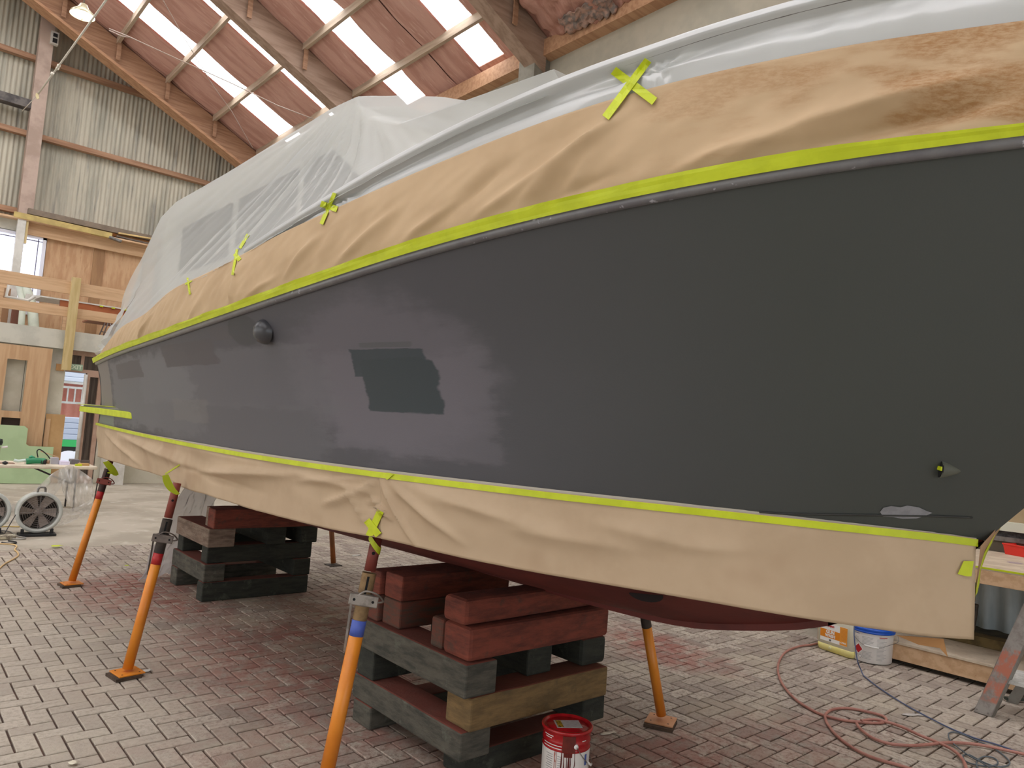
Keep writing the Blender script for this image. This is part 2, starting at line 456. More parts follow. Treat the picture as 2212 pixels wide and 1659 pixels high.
def batt(y0, y1, side=1, m=None, off=OFF, seedv=0):
    """one insulation batt running from ridge to eave, pillowed between purlins"""
    mb = MB(); nx, ny = 60, 8
    w = y1-y0
    def fn(u, v):
        x = u*8.05; y = y0+0.012+v*(w-0.024)
        sag = -0.035*math.sin(PI*v)**0.5*(0.6+0.4*fnz(x*1.7, y*2, seedv))
        sag -= 0.03*abs(math.sin((x-3.56)/1.19*PI))
        sag += 0.02*fnz(x*4, y*5, seedv)
        return Vector((x*side, y, rz(x)+off+sag))
    mb.grid(nx, ny, fn); slope(mb, y0, y1, 0, 8.1, off+0.03, 0.05, 1, side=side)
    return mb.build('insulation_batt', m or M_ins, ceiling)
sky_y = [(16.95, 17.78), (14.66, 15.4), (12.28, 13.0), (9.81, 10.55), (5.2, 5.95), (2.6, 3.35), (0.0, 0.75), (-2.6, -1.85), (-5.2, -4.45)]
edges = [20.5, 19.15, 17.78, None, 16.95, 15.4, None, 14.66, 13.0, None, 12.28, 11.32, 10.55, None, 9.81, 8.9, 7.6, 5.95, None, 5.2, 4.3, 3.35, None, 2.6, 1.7, .75, None, 0.0, -.9, -1.85, None, -2.6, -3.5, -4.45, None, -5.2, -8]
for side in (1, -1):
    k = 0
    while k < len(edges)-1:
        a, c = edges[k], edges[k+1]
        if a is None or c is None: k += 1; continue
        if side == 1 or c < 21: batt(c, a, side, M_ins if (k % 3) else M_ins2, seedv=k*3.1+side)
        k += 1
    for a, c in sky_y:
        mb = MB(); slope(mb, a, c, 0.1, 7.9, OFF+0.02, 0.02, 1, side=side); mb.build('skylight_panel', M_sky, ceiling)
        mb = MB(); slope(mb, a, c, 7.9, 8.1, OFF, 0.05, 1, side=side); mb.build('skylight_flashing', M_ins2, ceiling)
M_purl = mat('weathered_purlin', (186, 166, 144), (162, 142, 122), 2, stretch=(6, 0.4, 6), rough=0.75)
for side in (1, -1):
    for x in (1.2, 2.38, 3.56, 4.72, 5.93, 7.13):
        z = rz(x)
        for ya, yb in ((-8, 3.45), (3.45, 8.75), (8.75, 13.95), (13.95, 19.2)):
            MB().box(side*x-0.035 if side > 0 else -x-0.035, side*x+0.035, ya, yb, z, z+0.17).build('purlin', M_purl, ceiling)
def rafter(y, w=0.3, dep=0.5, m=None):
    for side in (1, -1):
        mb = MB(); x1 = 7.95
        mb.prism([(0, y, rz(0)+0.1), (side*x1, y, rz(x1)+0.1), (side*x1, y, rz(x1)-dep), (0, y, rz(0)-dep)], (0, w, 0))
        mb.build('rafter', m or M_red_t, ceiling)
        if m is None or y == 19.2:
            mb = MB(); mb.prism([(0, y-.05, rz(0)-dep+0.02), (side*x1, y-.05, rz(x1)-dep+0.02), (side*x1, y-.05, rz(x1)-dep-0.05), (0, y-.05, rz(0)-dep-0.05)], (0, w+.1, 0)); mb.build('rafter_flange', M_red_t2, ceiling)
        for x in (2.38, 3.56, 4.72, 5.93, 7.13):
            q = MB(); q.bar((side*(x+0.02), y-0.07, rz(x)+0.1), (side*(x+0.02), y-0.07, rz(x)-0.42), 0.09, 0.03, up=(0, 1, 0)); q.build('purlin_cleat', M_red_t, ceiling)
M_raf2 = mat('brown_dusty_rafter', (170, 144, 126), (148, 122, 104), 2, stretch=(.5, 5, 5), rough=0.8)
rafter(19.2); rafter(13.95, m=M_raf2); rafter(8.75, m=M_raf2); rafter(3.5, m=M_raf2); rafter(-1.7, m=M_raf2)
# torn insulation hanging by the eave near the column
mb = MB()
def torn(u, v):
    y = 6.6+u*2.0; x = 7.9-v*1.6
    e = 0.10*fnz(u*9, v*7, 3)+0.05*fnz(u*23, v*19, 5)
    return Vector((x+0.14*fnz(u*8, v*3, 8), y+0.12*fnz(u*5, v*9, 1), rz(x)+0.0-0.12*math.sin(PI*u)-0.04*v+e))
mb.grid(36, 26, torn); mb.build('torn_insulation', M_ins2, ceiling, solid=0.03)
def rag(u, v):
    y = 7.1+u*1.0; x = 7.85-v*.3
    return Vector((x, y, rz(x)-0.12-.16*abs(fnz(u*7, v*6, 9))-0.05*u))
mb = MB(); mb.grid(22, 10, rag); mb.build('grey_rag_lining', mat('torn_grey_foil', (176, 140, 124), (120, 108, 102), 9, rough=0.6), ceiling, solid=0.01)

# --- mezzanine at the end of the hall (slab edge y = 17)
M_fascia = mat('pale_fascia', (206, 203, 190), (192, 190, 178), 3, rough=0.7)
mezz = empty('mezzanine', (2, 17, 2.72), kind='structure')
mezz['label'] = 'pale mezzanine edge across the end of the hall'
MB().box(-8, 7.8, 17.0, 17.06, 2.71, 3.09).build('fascia_board', M_fascia, mezz)
MB().box(-8, 7.8, 17.06, 20.4, 2.8, 3.07).build('deck', M_fascia, mezz)
M_pine = mat('pine_board', (212, 176, 138), (196, 158, 120), 2.2, stretch=(0.5, 6, 8), rough=0.6, c3=(168, 108, 70), s3=5, lo3=0.68, hi3=0.76)
M_pine_v = mat('pale_pine_post', (206, 184, 134), (190, 166, 112), 2.2, stretch=(6, 6, .5), rough=0.6)
rl = empty('guard_rail', (2.9, 16.95, 3.0), 'pine guard rail of two boards and a pale post along mezzanine edge', 'railing')
p1 = aty(0, 608, 16.9).z
MB().box(0.5, 3.95, 16.93, 16.98, 3.83, 4.09).build('top_rail', M_pine, rl, bevel=0.004)
MB().box(0.5, 3.95, 16.93, 16.98, 3.36, 3.56).build('mid_rail', M_pine, rl, bevel=0.004)
MB().box(2.79, 2.95, 16.82, 16.93, 2.28, 4.17).build('post', M_pine_v, rl, bevel=0.006)
# ply clad room at the back of the mezzanine
M_ply = mat('orange_plywood', (198, 160, 122), (182, 140, 102), 1.6, stretch=(5, 1, 0.9), rough=0.55, c3=(176, 132, 94), s3=3, lo3=0.55, hi3=0.7)
M_ply_d = mat('orange_plywood_strip', (160, 122, 84), (146, 108, 74), 1.6, stretch=(5, 1, 0.7), rough=0.55)
room = empty('wall_mezzanine_room', (3, 20, 3.07), kind='structure')
MB().box(2.72, 3.72, 20.0, 20.05, 3.07, 5.5).build('plywood_sheet', M_ply, room)
MB().box(3.92, 5.1, 20.0, 20.05, 3.07, 5.5).build('plywood_sheet', M_ply, room)
MB().box(3.7, 3.94, 19.98, 20.02, 3.07, 5.5).build('cover_strip', M_ply_d, room)
MB().box(0, 1.6, 20.0, 20.05, 3.07, 5.5).build('plywood_sheet', M_ply, room)
MB().box(1.6, 2.72, 20.0, 20.05, 3.07, 3.62).build('plywood_sheet', M_ply, room)
MB().box(2.28, 5.1, 19.9, 20.0, 5.44, 5.72).build('head_beam', M_pine, room, bevel=0.005)
MB().box(0, 2.2, 19.95, 20.0, 5.48, 5.72).build('head_board', M_fascia, room)
MB().box(0, 5.3, 19.7, 20.45, 5.72, 5.76).build('roof_sheet', M_pine, room)
MB().box(2.08, 2.24, 19.72, 19.86, 3.07, 5.72).build('white_post', M_white, room, bevel=0.004)
MB().box(2.245, 2.29, 19.74, 19.86, 5.2, 5.72).build('post_edge_strip', M_pine_v, room)
win = empty('window_1', (2.1, 20, 3.6), kind='structure')
f = MB(); fx0, fx1, fz0, fz1 = 1.2, 2.7, 3.6, 5.46
f.box(fx0, fx1, 19.93, 20.03, fz1-0.07, fz1).box(fx0, fx1, 19.93, 20.03, fz0, fz0+0.07).box(fx1-0.07, fx1, 19.93, 20.03, fz0, fz1).box(fx0, fx0+.07, 19.93, 20.03, fz0, fz1)
f.build('window_frame', mat('white_upvc', (226, 226, 236), rough=0.4), win)
f = MB(); f.box(fx1-0.16, fx1-0.145, 19.95, 20.0, fz0+.07, fz1-.07).box(fx0+.07, fx1-.07, 19.95, 20.0, fz1-0.13, fz1-0.115); f.build('window_seal', mat('grey_seal', (96, 92, 110), rough=0.6), win)
MB().box(fx0+.07, fx1-.07, 19.985, 19.995, fz0+.07, fz1-.07).build('pane', emis('frosted_lit_pane', (232, 236, 255), 1.25), win)
# lower wall under the mezzanine, door opening beside it
wl = empty('wall_end_lower', (2, 17.1, 0), kind='structure')
M_panelw = mat('cream_wall_panel', (208, 202, 184), (198, 192, 172), 3, rough=0.7, c3=(184, 176, 156), s3=60, lo3=.66, hi3=.7)
MB().box(-8, 1.2, 17.1, 17.2, 0, 2.72).build('wall_panel', M_panelw, wl)
MB().box(1.21, 2.2, 17.1, 17.2, 0, 2.72).build('wall_panel', M_panelw, wl)
MB().box(2.21, 2.62, 17.1, 17.2, 0, 2.72).build('wall_panel', M_panelw, wl)
MB().box(2.632, 2.90, 17.09, 17.19, 0, 2.32).build('wall_panel', M_panelw, wl)
MB().box(2.62, 2.9, 17.12, 17.2, 2.32, 2.72).build('wall_panel', M_fascia, wl)
MB().box(3.62, 7.9, 17.1, 17.2, 0, 2.72).build('wall_panel', M_panelw, wl)
dr = empty('door_1', (3.2, 17.2, 0), kind='structure')
M_pinkf = mat('pinkish_timber_frame', (190, 158, 138), (176, 142, 122), 3, rough=0.6)
M_dglass = mat('smoky_glass', (92, 82, 74), (70, 60, 54), 3, stretch=(8, 1, .4), rough=0.2)
f = MB(); f.box(2.9, 3.7, 17.15, 17.25, 2.27, 2.34).box(2.9, 3.7, 17.15, 17.25, 2.62, 2.72).box(3.17, 3.23, 17.15, 17.25, 2.34, 2.62)
f.build('door_head_frame', M_pinkf, dr)
MB().box(2.9, 3.7, 17.19, 17.21, 2.34, 2.62).build('transom_pane', M_dglass, dr)
f = MB(); f.box(3.3, 3.36, 17.1, 17.26, 0, 2.27).box(3.52, 3.6, 17.1, 17.26, 0, 2.27).box(3.3, 3.6, 17.12, 17.24, 0.0, .14).box(3.3, 3.6, 17.12, 17.24, 1.5, 1.56).box(3.3, 3.6, 17.12, 17.24, 2.2, 2.27)
f.build('door_frame', M_pinkf, dr)
f = MB(); f.box(3.36, 3.52, 17.17, 17.19, .14, 1.5).box(3.36, 3.52, 17.17, 17.19, 1.56, 2.2); f.build('side_pane', M_dglass, dr)
MB().tube([(3.27, 17.05, 0.02), (3.27, 17.05, 2.24)], 0.035, 12).build('door_edge_tube', M_white, dr)
ex = empty('exit_sign', (3.07, 17.05, 2.35), 'small pale green EXIT sign above the doorway', 'sign')
MB().box(2.93, 3.19, 17.02, 17.06, 2.3, 2.43).build('sign_plate', mat('pale_green_sign', (150, 176, 150), rough=0.5), ex)
text_mesh('lettering', 'EXIT', 0.115, (3.06, 17.018, 2.365), (1, 0, 0), (0, 0, 1), mat('pale_sign_letter', (214, 226, 206), rough=0.5), ex, bold=0.004)
# outside, seen through the doorway
gr = MB().box(-5, 14, 20.6, 60, -0.05, 0.002); gr.build('yard_ground', mat('pale_yard_concrete', (200, 202, 210), rough=0.8), floor)
ct = empty('container', (5.5, 27, 0), 'red shipping container outside the doorway', 'container')
M_cred = mat('faded_red_steel', (250, 172, 152), (244, 158, 138), 2, rough=0.6)
corrugated(2.0, 9.0, lambda x: 0.9, lambda x: 4.6, 27.0, 0.28, 0.03).build('side_wall', M_cred, ct)
MB().box(2.0, 9.0, 27.03, 29.4, 0.9, 4.5).build('body', M_cred, ct)
M_bb = mat('pale_blue_board', (226, 232, 246), rough=0.5)
wf = empty('storage_rack', (4.9, 26.3, 0), 'white steel rack with bars outside the doorway', 'rack')
for x in (4.15, 5.7): MB().box(x, x+.06, 26.3, 26.9, 0, 3.2).build('rack_post', M_white, wf)
for z in (1.62, 2.1, 2.25): MB().box(4.2, 5.7, 26.3, 26.36, z, z+.07).build('rail', M_white, wf)
for i in range(6): MB().box(4.38+i*0.2, 4.42+i*0.2, 26.31, 26.35, 1.69, 2.1).build('bar', M_white, wf)
for i, nm in enumerate(('lowest', 'second lowest', 'middle', 'second highest', 'topmost')):
    tag(MB().box(4.22, 5.69, 26.32+.015*(i % 2), 26.85, 2.322+0.15*i, 2.468+0.15*i).build('weatherboard', M_bb, bevel=.03), nm+' of five pale blue boards on the rack outside', 'board', 'pale boards outside the doorway')
tag(MB().box(4.0, 5.6, 25.05, 25.6, 0, 0.338).build('sleeper', mat('dark_sleeper', (60, 56, 52), rough=.8)), 'dark sleeper under the green beam outside the doorway', 'sleeper')
tag(MB().box(4.0, 5.6, 25.0, 25.6, 0.34, 0.54).build('green_beam', mat('bright_green_paint', (70, 200, 110), rough=0.5)), 'bright green beam under the stacked sheets outside', 'beam')
for i, nm in enumerate(('lowest', 'second', 'third', 'topmost')):
    tag(MB().box(4.2, 5.5, 25.0, 25.5, 0.542+0.17*i, 0.708+0.17*i).build('sheet_bundle', mat('pale_blue_sheet', (206, 214, 232), rough=0.5), bevel=.03), nm+' pale blue sheet bundle on the green beam outside', 'sheet', 'stacked sheets outside the doorway')
wp = MB(); wp.grid(14, 10, lambda u, v: Vector((3.6+u*1.1, 21.5+v*1.8, 0.03+0.32*max(0, math.sin(PI*u))*math.sin(PI*v)+0.06*fnz(u*7, v*7, 2))))
tag(wp.build('white_tarpaulin', mat('white_tarp', (235, 236, 245), rough=0.4), solid=0.004), 'crumpled white tarpaulin on the ground outside the doorway', 'tarpaulin')
# plain white wall end beside the doorway
tag(MB().box(3.72, 4.1, 16.7, 17.05, 0, 2.7).build('trim_1', M_white), kind='structure')

# ================================================================== BOAT
XC = 2.7
BS = [(-0.25, 0.0), (-0.15, 0.15), (0.1, 0.42), (0.5, 0.70), (1.0, 0.93), (1.5, 1.12), (2.0, 1.26), (3.0, 1.38), (4.0, 1.41), (5.0, 1.37), (6.0, 1.30), (7.0, 1.20), (8.05, 1.075), (8.6, 1.0)]
BW = [(0.73, 0.0), (0.85, 0.18), (1.0, 0.33), (1.3, 0.57), (1.8, 0.85), (2.4, 1.04), (3.0, 1.13), (4.0, 1.19), (5.0, 1.18), (6.0, 1.14), (7.0, 1.08), (8.05, 1.0), (8.6, .96)]
def bs(y): return max(0.0, interp(BS, y))
def bw(y): return max(0.0, interp(BW, y))
def plan_hit(px, py, bf, inset=0.0):
    """point of a pixel on the vertical surface x = XC - bf(y) - inset"""
    d = ray(px, py); lo, hi = 0.0, XC/d.x
    g = lambda t: d.x*t-(XC-bf(d.y*t)-inset)
    prev = lo
    n = 400
    for i in range(1, n+1):
        t = hi*i/n
        if g(t) > 0:
            a, c = prev, t
            for _ in range(30):
                mm = (a+c)/2
                if g(mm) > 0: c = mm
                else: a = mm
            return CAM+d*a
        prev = t
    return CAM+d*hi
def curve(pts, bf, extra=()):
    tab = [(p.y, p.z) for p in (plan_hit(a, c, bf) for a, c in pts)]+list(extra)
    tab.sort(); out = [tab[0]]
    for q in tab[1:]:
        if q[0]-out[-1][0] > 0.04: out.append(q)
    return out
S_PX = [(208, 786), (355, 731), (558, 664), (729, 605), (932, 546), (1100, 493), (1300, 450), (1500, 408), (1700, 372), (1886, 343), (2050, 323), (2212, 306)]
def smooth_tab(tab, sig=0.35, y0=None, y1=None):
    y0 = tab[0][0] if y0 is None else y0; y1 = tab[-1][0] if y1 is None else y1
    out = []; n = 90
    for i in range(n+1):
        y = y0+(y1-y0)*i/n; a = b_ = 0
        sg = max(0.02, min(sig, 0.45*(y-y0)+0.02, 0.45*(y1-y)+0.02))
        for k in range(-8, 9):
            w = math.exp(-(k/3.2)**2/2); a += w*interp(tab, y+k*sg/3.2); b_ += w
        out.append((y, a/b_))
    return out
BS = smooth_tab(BS, 0.4); BW = smooth_tab(BW, 0.3)
ZS = curve(S_PX, bs, [(-0.25, 2.47)])
W_PX = [(205, 912), (359, 947), (600, 990), (835, 1022), (1100, 1052), (1400, 1085), (1600, 1108), (1850, 1135), (2000, 1150)]
ZW = curve(W_PX, bw, [(0.73, 1.375)])
ZS = smooth_tab(ZS, 0.5); ZW = smooth_tab(ZW, 0.5)
P_PX = [(216, 758), (253, 709), (318, 672), (350, 632), (428, 595), (501, 558), (607, 497), (700, 457), (851, 387), (1100, 286), (1200, 242), (1406, 181), (1657, 123), (1886, 82), (2212, 37)]
ZP = curve(P_PX, bs)
R_PX = [(517, 534), (688, 424), (810, 351), (950, 275), (1100, 192), (1200, 163), (1429, 76), (1685, -2)]
ZR = curve(R_PX, bs)
ZP = smooth_tab(ZP, 0.25); ZR = smooth_tab(ZR, 0.5)
zs = lambda y: interp(ZS, y); zw = lambda y: interp(ZW, y); zp = lambda y: interp(ZP, y)
R_END = ZR[-1][0]
_r0 = ZR[0]
def zr(y):
    if y < _r0[0]: return _r0[1]+(_r0[0]-y)*0.10
    return interp(ZR, min(y, R_END))
YST = 8.05
def hull_pt(u, v, side=-1):
    """u: 0 stern to 1 stem; v: 0 waterline tape to 1 sheer"""
    uu = 1-(1-u)**1.0
    yw = YST+(0.73-YST)*uu; ys = YST+(-0.25-YST)*uu
    W_ = (bw(yw), yw, zw(yw)); S_ = (bs(ys), ys, zs(ys))
    y = yw+(ys-yw)*v; z = W_[2]+(S_[2]-W_[2])*v
    fl = (0.06+0.10*(lambda q: q*q)(max(0, (uu-0.4)/0.6)))*math.sin(PI*v)*(1-math.exp(-(1-uu)*9))
    bq = W_[0]+(S_[0]-W_[0])*v-fl*(0.4+0.6*(lambda q: q*q*(3-2*q))(min(1, max(0, (uu-.3)/.5))))*0.55
    if u < 0.02: y -= 0.12*math.sin(PI*v)
    return Vector((XC+side*max(0, bq), y, z))
boat = empty('boat', (XC, 4, 0.8), 'large cabin boat with dark grey primed hull propped ashore, masked with brown paper', 'boat')
def hull_mat():
    t = NT('grey_primer_hull'); t.b.inputs['Roughness'].default_value = 0.55; t.b.inputs['Specular IOR Level'].default_value = 0.5
    g = t.N.new('ShaderNodeNewGeometry'); s = t.n('ShaderNodeSeparateXYZ'); t.l(g.outputs['Position'], s.inputs[0])
    p = t.pos()
    n1 = t.noise(p, 5.0, 4, 0.6); n2 = t.noise(t.pos((1, .5, 2.5)), 9.0, 3, 0.6)
    col = t.mix(t.ramp(t.noise(p, 0.8, 3), 0.3, 0.7), lin((74, 73, 79)), lin((80, 78, 84)))
    def patch(cy, cz, ry, rz_, c, amt, soft=0.1, wob=0.5, el=False):
        nonlocal col
        a = t.math('ABSOLUTE', t.math('DIVIDE', t.math('SUBTRACT', s.outputs[1], cy), ry)); d = t.math('ABSOLUTE', t.math('DIVIDE', t.math('SUBTRACT', s.outputs[2], cz), rz_))
        if el: r = t.math('SQRT', t.math('ADD', t.math('MULTIPLY', a, a), t.math('MULTIPLY', d, d)))
        else: r = t.math('MAXIMUM', a, d)
        r = t.math('ADD', r, t.math('MULTIPLY', t.math('SUBTRACT', t.math('ADD', t.math('MULTIPLY', n1, .5), t.math('MULTIPLY', n2, .5)), 0.5), wob*2))
        f = t.n('ShaderNodeMapRange'); f.interpolation_type = 'SMOOTHSTEP'; f.inputs[1].default_value = 1+soft; f.inputs[2].default_value = 1-soft
        t.l(r, f.inputs[0]); col = t.mix(t.math('MULTIPLY', f.outputs[0], amt), col, lin(c))
    for a in HULL_PATCHES: patch(*a)
    # darker and slightly greener forward: the fading sheen put into the colour
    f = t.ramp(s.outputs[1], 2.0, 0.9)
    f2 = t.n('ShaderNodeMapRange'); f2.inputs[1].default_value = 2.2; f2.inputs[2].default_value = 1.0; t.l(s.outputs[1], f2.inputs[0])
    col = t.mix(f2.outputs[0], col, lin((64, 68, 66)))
    t.l(col, t.b.inputs['Base Color'])
    t.bump(t.noise(t.pos((1, 1, 1)), 160, 2, .5), 0.0006, 0.5)
    return t.m
def pa(px, py): q = plan_hit(px, py, lambda y: (bs(y)+bw(y))/2-.03); return q.y, q.z
def patch_px(x0, y0, x1, y1, c, amt, soft=0.1, wob=0.4, el=False):
    a = pa(x0, (y0+y1)/2)[0]; d = pa(x1, (y0+y1)/2)[0]
    zt = pa((x0+x1)/2, y0)[1]; zb = pa((x0+x1)/2, y1)[1]
    return ((a+d)/2, (zt+zb)/2, abs(a-d)/2, abs(zt-zb)/2, c, amt, soft, wob, el)
HULL_PATCHES = [
    patch_px(640, 650, 1050, 985, (100, 96, 104), 0.7, .2, .5, True),
    patch_px(700, 760, 1040, 985, (104, 100, 108), 0.55, .08, .4),
    patch_px(320, 760, 700, 880, (100, 99, 105), 0.6, .1, .4),
    patch_px(250, 770, 420, 930, (112, 112, 116), 0.6, .1, .5),
    patch_px(330, 870, 680, 990, (96, 95, 100), 0.55, .1, .4),
    patch_px(385, 745, 495, 792, (76, 72, 76), 0.9, .05, .3),
    patch_px(270, 785, 327, 818, (82, 78, 82), 0.9, .05, .3),
    patch_px(500, 715, 545, 740, (78, 74, 78), 0.8, .05, .3),
    patch_px(543, 690, 606, 752, (62, 62, 66), 0.9, .08, .35, True),
    patch_px(795, 742, 900, 752, (76, 78, 80), 0.7, .08, .8),
    patch_px(768, 755, 925, 812, (52, 60, 66), 1.0, .04, .35),
    patch_px(780, 775, 936, 890, (48, 57, 62), 1.0, .04, .28),
    patch_px(218, 780, 246, 925, (140, 132, 124), 0.55, .05, .2),
    patch_px(208, 895, 240, 925, (128, 140, 128), 0.8, .05, .2),
    patch_px(370, 862, 440, 910, (118, 114, 112), 0.35, .1, .5),
]
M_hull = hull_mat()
mb = MB(); mb.grid(150, 26, lambda u, v: hull_pt(u, v)); hull_near_verts = (list(mb.v), list(mb.f))
BVH_H = BVHTree.FromPolygons([tuple(p) for p in mb.v], mb.f)
mb.grid(90, 14, lambda u, v: hull_pt(u, v, 1))
# transom
mb.grid(8, 8, lambda u, v: Vector((XC+(2*u-1)*(bw(YST)+(bs(YST)-bw(YST))*v), YST-0.12*math.sin(PI*v), zw(YST)+(zs(YST)-zw(YST))*v)))
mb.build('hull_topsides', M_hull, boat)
# red antifouled bottom
KEEL = [(0.0, 1.9), (0.45, 1.75), (0.73, 1.375), (1.0, 1.12), (1.25, 1.0), (1.47, 0.936), (1.8, 0.87), (2.3, 0.845), (3.0, 0.845), (6.0, 0.81), (8.05, 0.87)]
def zk(y): return interp(KEEL, y)
def bottom(u, v, side=-1):
    y = YST+(0.735-YST)*u
    W_ = (bw(y), zw(y)); K = (0.035, min(zk(y), zw(y)-.001)); c = (bw(y)*0.86, W_[1]+(K[1]-W_[1])*0.5)
    if v < 0.35:
        t = v/0.35; bq = W_[0]+(c[0]-W_[0])*t; z = W_[1]+(c[1]-W_[1])*t
    else:
        t = (v-0.35)/0.65; bq = c[0]+(K[0]-c[0])*t; z = c[1]+(K[1]-c[1])*t-0.03*math.sin(PI*t)*(1 if u < .85 else 0)
    return Vector((XC+side*max(0.001, bq), y, z))
M_anti = mat('red_antifouling', (98, 36, 30), (82, 28, 24), 3, rough=0.55, bump=0.001, bscale=40)
mb = MB(); mb.grid(90, 24, lambda u, v: bottom(u, v)); BVH_B = BVHTree.FromPolygons([tuple(p) for p in mb.v], mb.f)
mb.grid(60, 12, lambda u, v: bottom(u, v, 1))
mb.grid(6, 6, lambda u, v: Vector((XC+(2*u-1)*(bw(YST)*(0.3+0.7*v)), YST, (zk(YST)+.05)+(zw(YST)-zk(YST)-.05)*v)))
mb.build('hull_bottom', M_anti, boat)
def keelfn(u, v):
    y = 7.9+(1.0-7.9)*u; return Vector((XC-0.05+0.1*v, y, zk(y)-0.015))
mb = MB()
ks = [7.9-6.7*i/60 for i in range(61)]
vs = []
for y in ks:
    for x, z in ((-0.06, 0.10), (-0.045, -0.02), (0.045, -0.02), (0.06, 0.10)): vs.append((XC+x, y, zk(y)+z))
mb.add(vs, [(4*i+j, 4*i+j+1, 4*i+j+5, 4*i+j+4) for i in range(60) for j in range(3)])
mb.build('keel', M_anti, boat)
mb = MB(); mb.prism([(XC-.5, 7.75, 1.14), (XC-.5, 7.2, 1.1), (XC-.5, 7.3, 0.99), (XC-.5, 7.7, 1.03)], (0.03, 0, 0)); mb.build('trim_fin', M_anti, boat)
# tunnel opening in the bottom
q = hit(BVH_B, 1398, 1285)
if q:
    mb = MB(); r = Vector((0.25, -1, 0.02)).normalized(); n_ = ray(1398, 1285).normalized(); up = r.cross(n_).normalized()
    pts = [q-n_*0.012+r*(0.065*math.cos(a)*(1.2 if math.cos(a) < 0 else 1))+up*(0.026*math.sin(a)) for a in [2*PI*i/20 for i in range(20)]]
    mb.prism(pts, n_*0.04); mb.build('tunnel_opening', mat('dark_red_recess', (24, 8, 8), rough=0.8), boat)
# gunwale rub rail: rounded grey moulding under the sheer tape
def along(u): return YST+(-0.25-YST)*u
mb = MB()
prof = [(0.0, -0.017), (0.010, -0.016), (0.018, -0.010), (0.020, -0.002), (0.018, 0.02), (0.0, 0.045)]
def railfn(u, v):
    y = along(u); k = v*(len(prof)-1); i = min(int(k), len(prof)-2); t = k-i
    o = prof[i][0]*(1-t)+prof[i+1][0]*t; h = prof[i][1]*(1-t)+prof[i+1][1]*t
    return Vector((XC-bs(y)-o, y, zs(y)+h))
mb.grid(140, 10, railfn)
mb.build('rub_rail', mat('rub_rail_grey', (112, 111, 113), (102, 100, 104), 12, rough=0.3, c3=(168, 168, 176), s3=30, lo3=0.66, hi3=0.72), boat)
# bulwark and deck (behind the paper)
mb = MB()
def top_z(y): return max(zp(y)+0.0, zr(y)-0.06 if y < R_END else zp(y))
mb.grid(70, 6, lambda u, v: Vector((XC-max(0, bs(along(u))-0.11), along(u), zs(along(u))+(top_z(along(u))-0.05-zs(along(u)))*v)))
mb.grid(70, 6, lambda u, v: Vector((XC+max(0, bs(along(u))-0.11), along(u), zs(along(u))+(top_z(along(u))-0.05-zs(along(u)))*v)))
mb.build('bulwark', M_white, boat)
mb = MB(); mb.grid(60, 8, lambda u, v: Vector((XC+(2*v-1)*max(0, bs(along(u))-0.05), along(u), zs(along(u))-0.02)))
mb.build('deck', M_white, boat)
# bow rail tube
def rail_c(y, dz=0.0): return Vector((XC-max(0.0, bs(y)-0.05), y, zr(y)-0.02+dz))
ys_ = [R_END-0.02+(-0.2-R_END)*i/60 for i in range(61)]
MB().tube([rail_c(y) for y in ys_], 0.02, 8).build('bow_rail', M_steel, boat)
# cabin house under the film
M_cab = mat('white_gelcoat', (224, 222, 214), rough=0.35)
M_cwin = mat('tinted_cabin_window', (52, 54, 56), rough=0.15)
cab = MB()
hx = 0.87
pr = [(7.05, 2.0), (7.02, 3.30), (6.75, 3.405), (3.60, 3.395), (2.6, 2.72), (2.6, 2.0)]
cab.prism([(XC-hx, y, z) for y, z in pr], (2*hx, 0, 0))
cab.prism([(XC-0.85, 3.66, 3.39), (XC+0.85, 3.66, 3.39), (XC+0.5, 3.60, 3.51), (XC, 3.58, 3.56), (XC-0.5, 3.60, 3.51)], (0, 3.12, 0))
cabin = cab.build('cabin_house', M_cab, boat, bevel=0.03)
for (ya, yb, za, zb) in ((6.4, 5.3, 2.75, 3.15), (5.15, 4.2, 2.75, 3.15)):
    MB().box(XC-hx-0.012, XC-hx+0.01, yb, ya, za, zb).build('cabin_window', M_cwin, cabin)
mb = MB(); mb.prism([(XC-hx-.012, 4.1, 2.75), (XC-hx-.012, 4.1, 3.15), (XC-hx-.012, 3.75, 3.15), (XC-hx-.012, 3.25, 2.8)], (0.02, 0, 0)); mb.build('cabin_window', M_cwin, cabin)
mb = MB()
for xa, xb in ((-.72, -.28), (-.2, .2), (.28, .72)):
    n = Vector((0, -0.58, 0.85)).normalized()*0.012
    mb.prism([Vector((XC+xa, 3.52, 3.28))+n, Vector((XC+xb, 3.52, 3.28))+n, Vector((XC+xb, 2.75, 2.82))+n, Vector((XC+xa, 2.75, 2.82))+n], n)
mb.build('windscreen', M_cwin, cabin)
# rubbing strake near the stern, taped
def strake(y0, y1, x, z, w, h):
    return MB().box(x-w, x+w, y0, y1, z-h/2, z+h/2)
q0 = atx(298, 900, 1.60); q1 = atx(188, 887, 1.63)
mb = MB(); mb.bar((1.66, q0.y, q0.z+0.02), (1.68, 8.3, q1.z+0.03), 0.16, 0.07); st = mb.build('stern_strake', mat('grey_strake', (112, 112, 114), rough=0.4), boat, bevel=0.008)
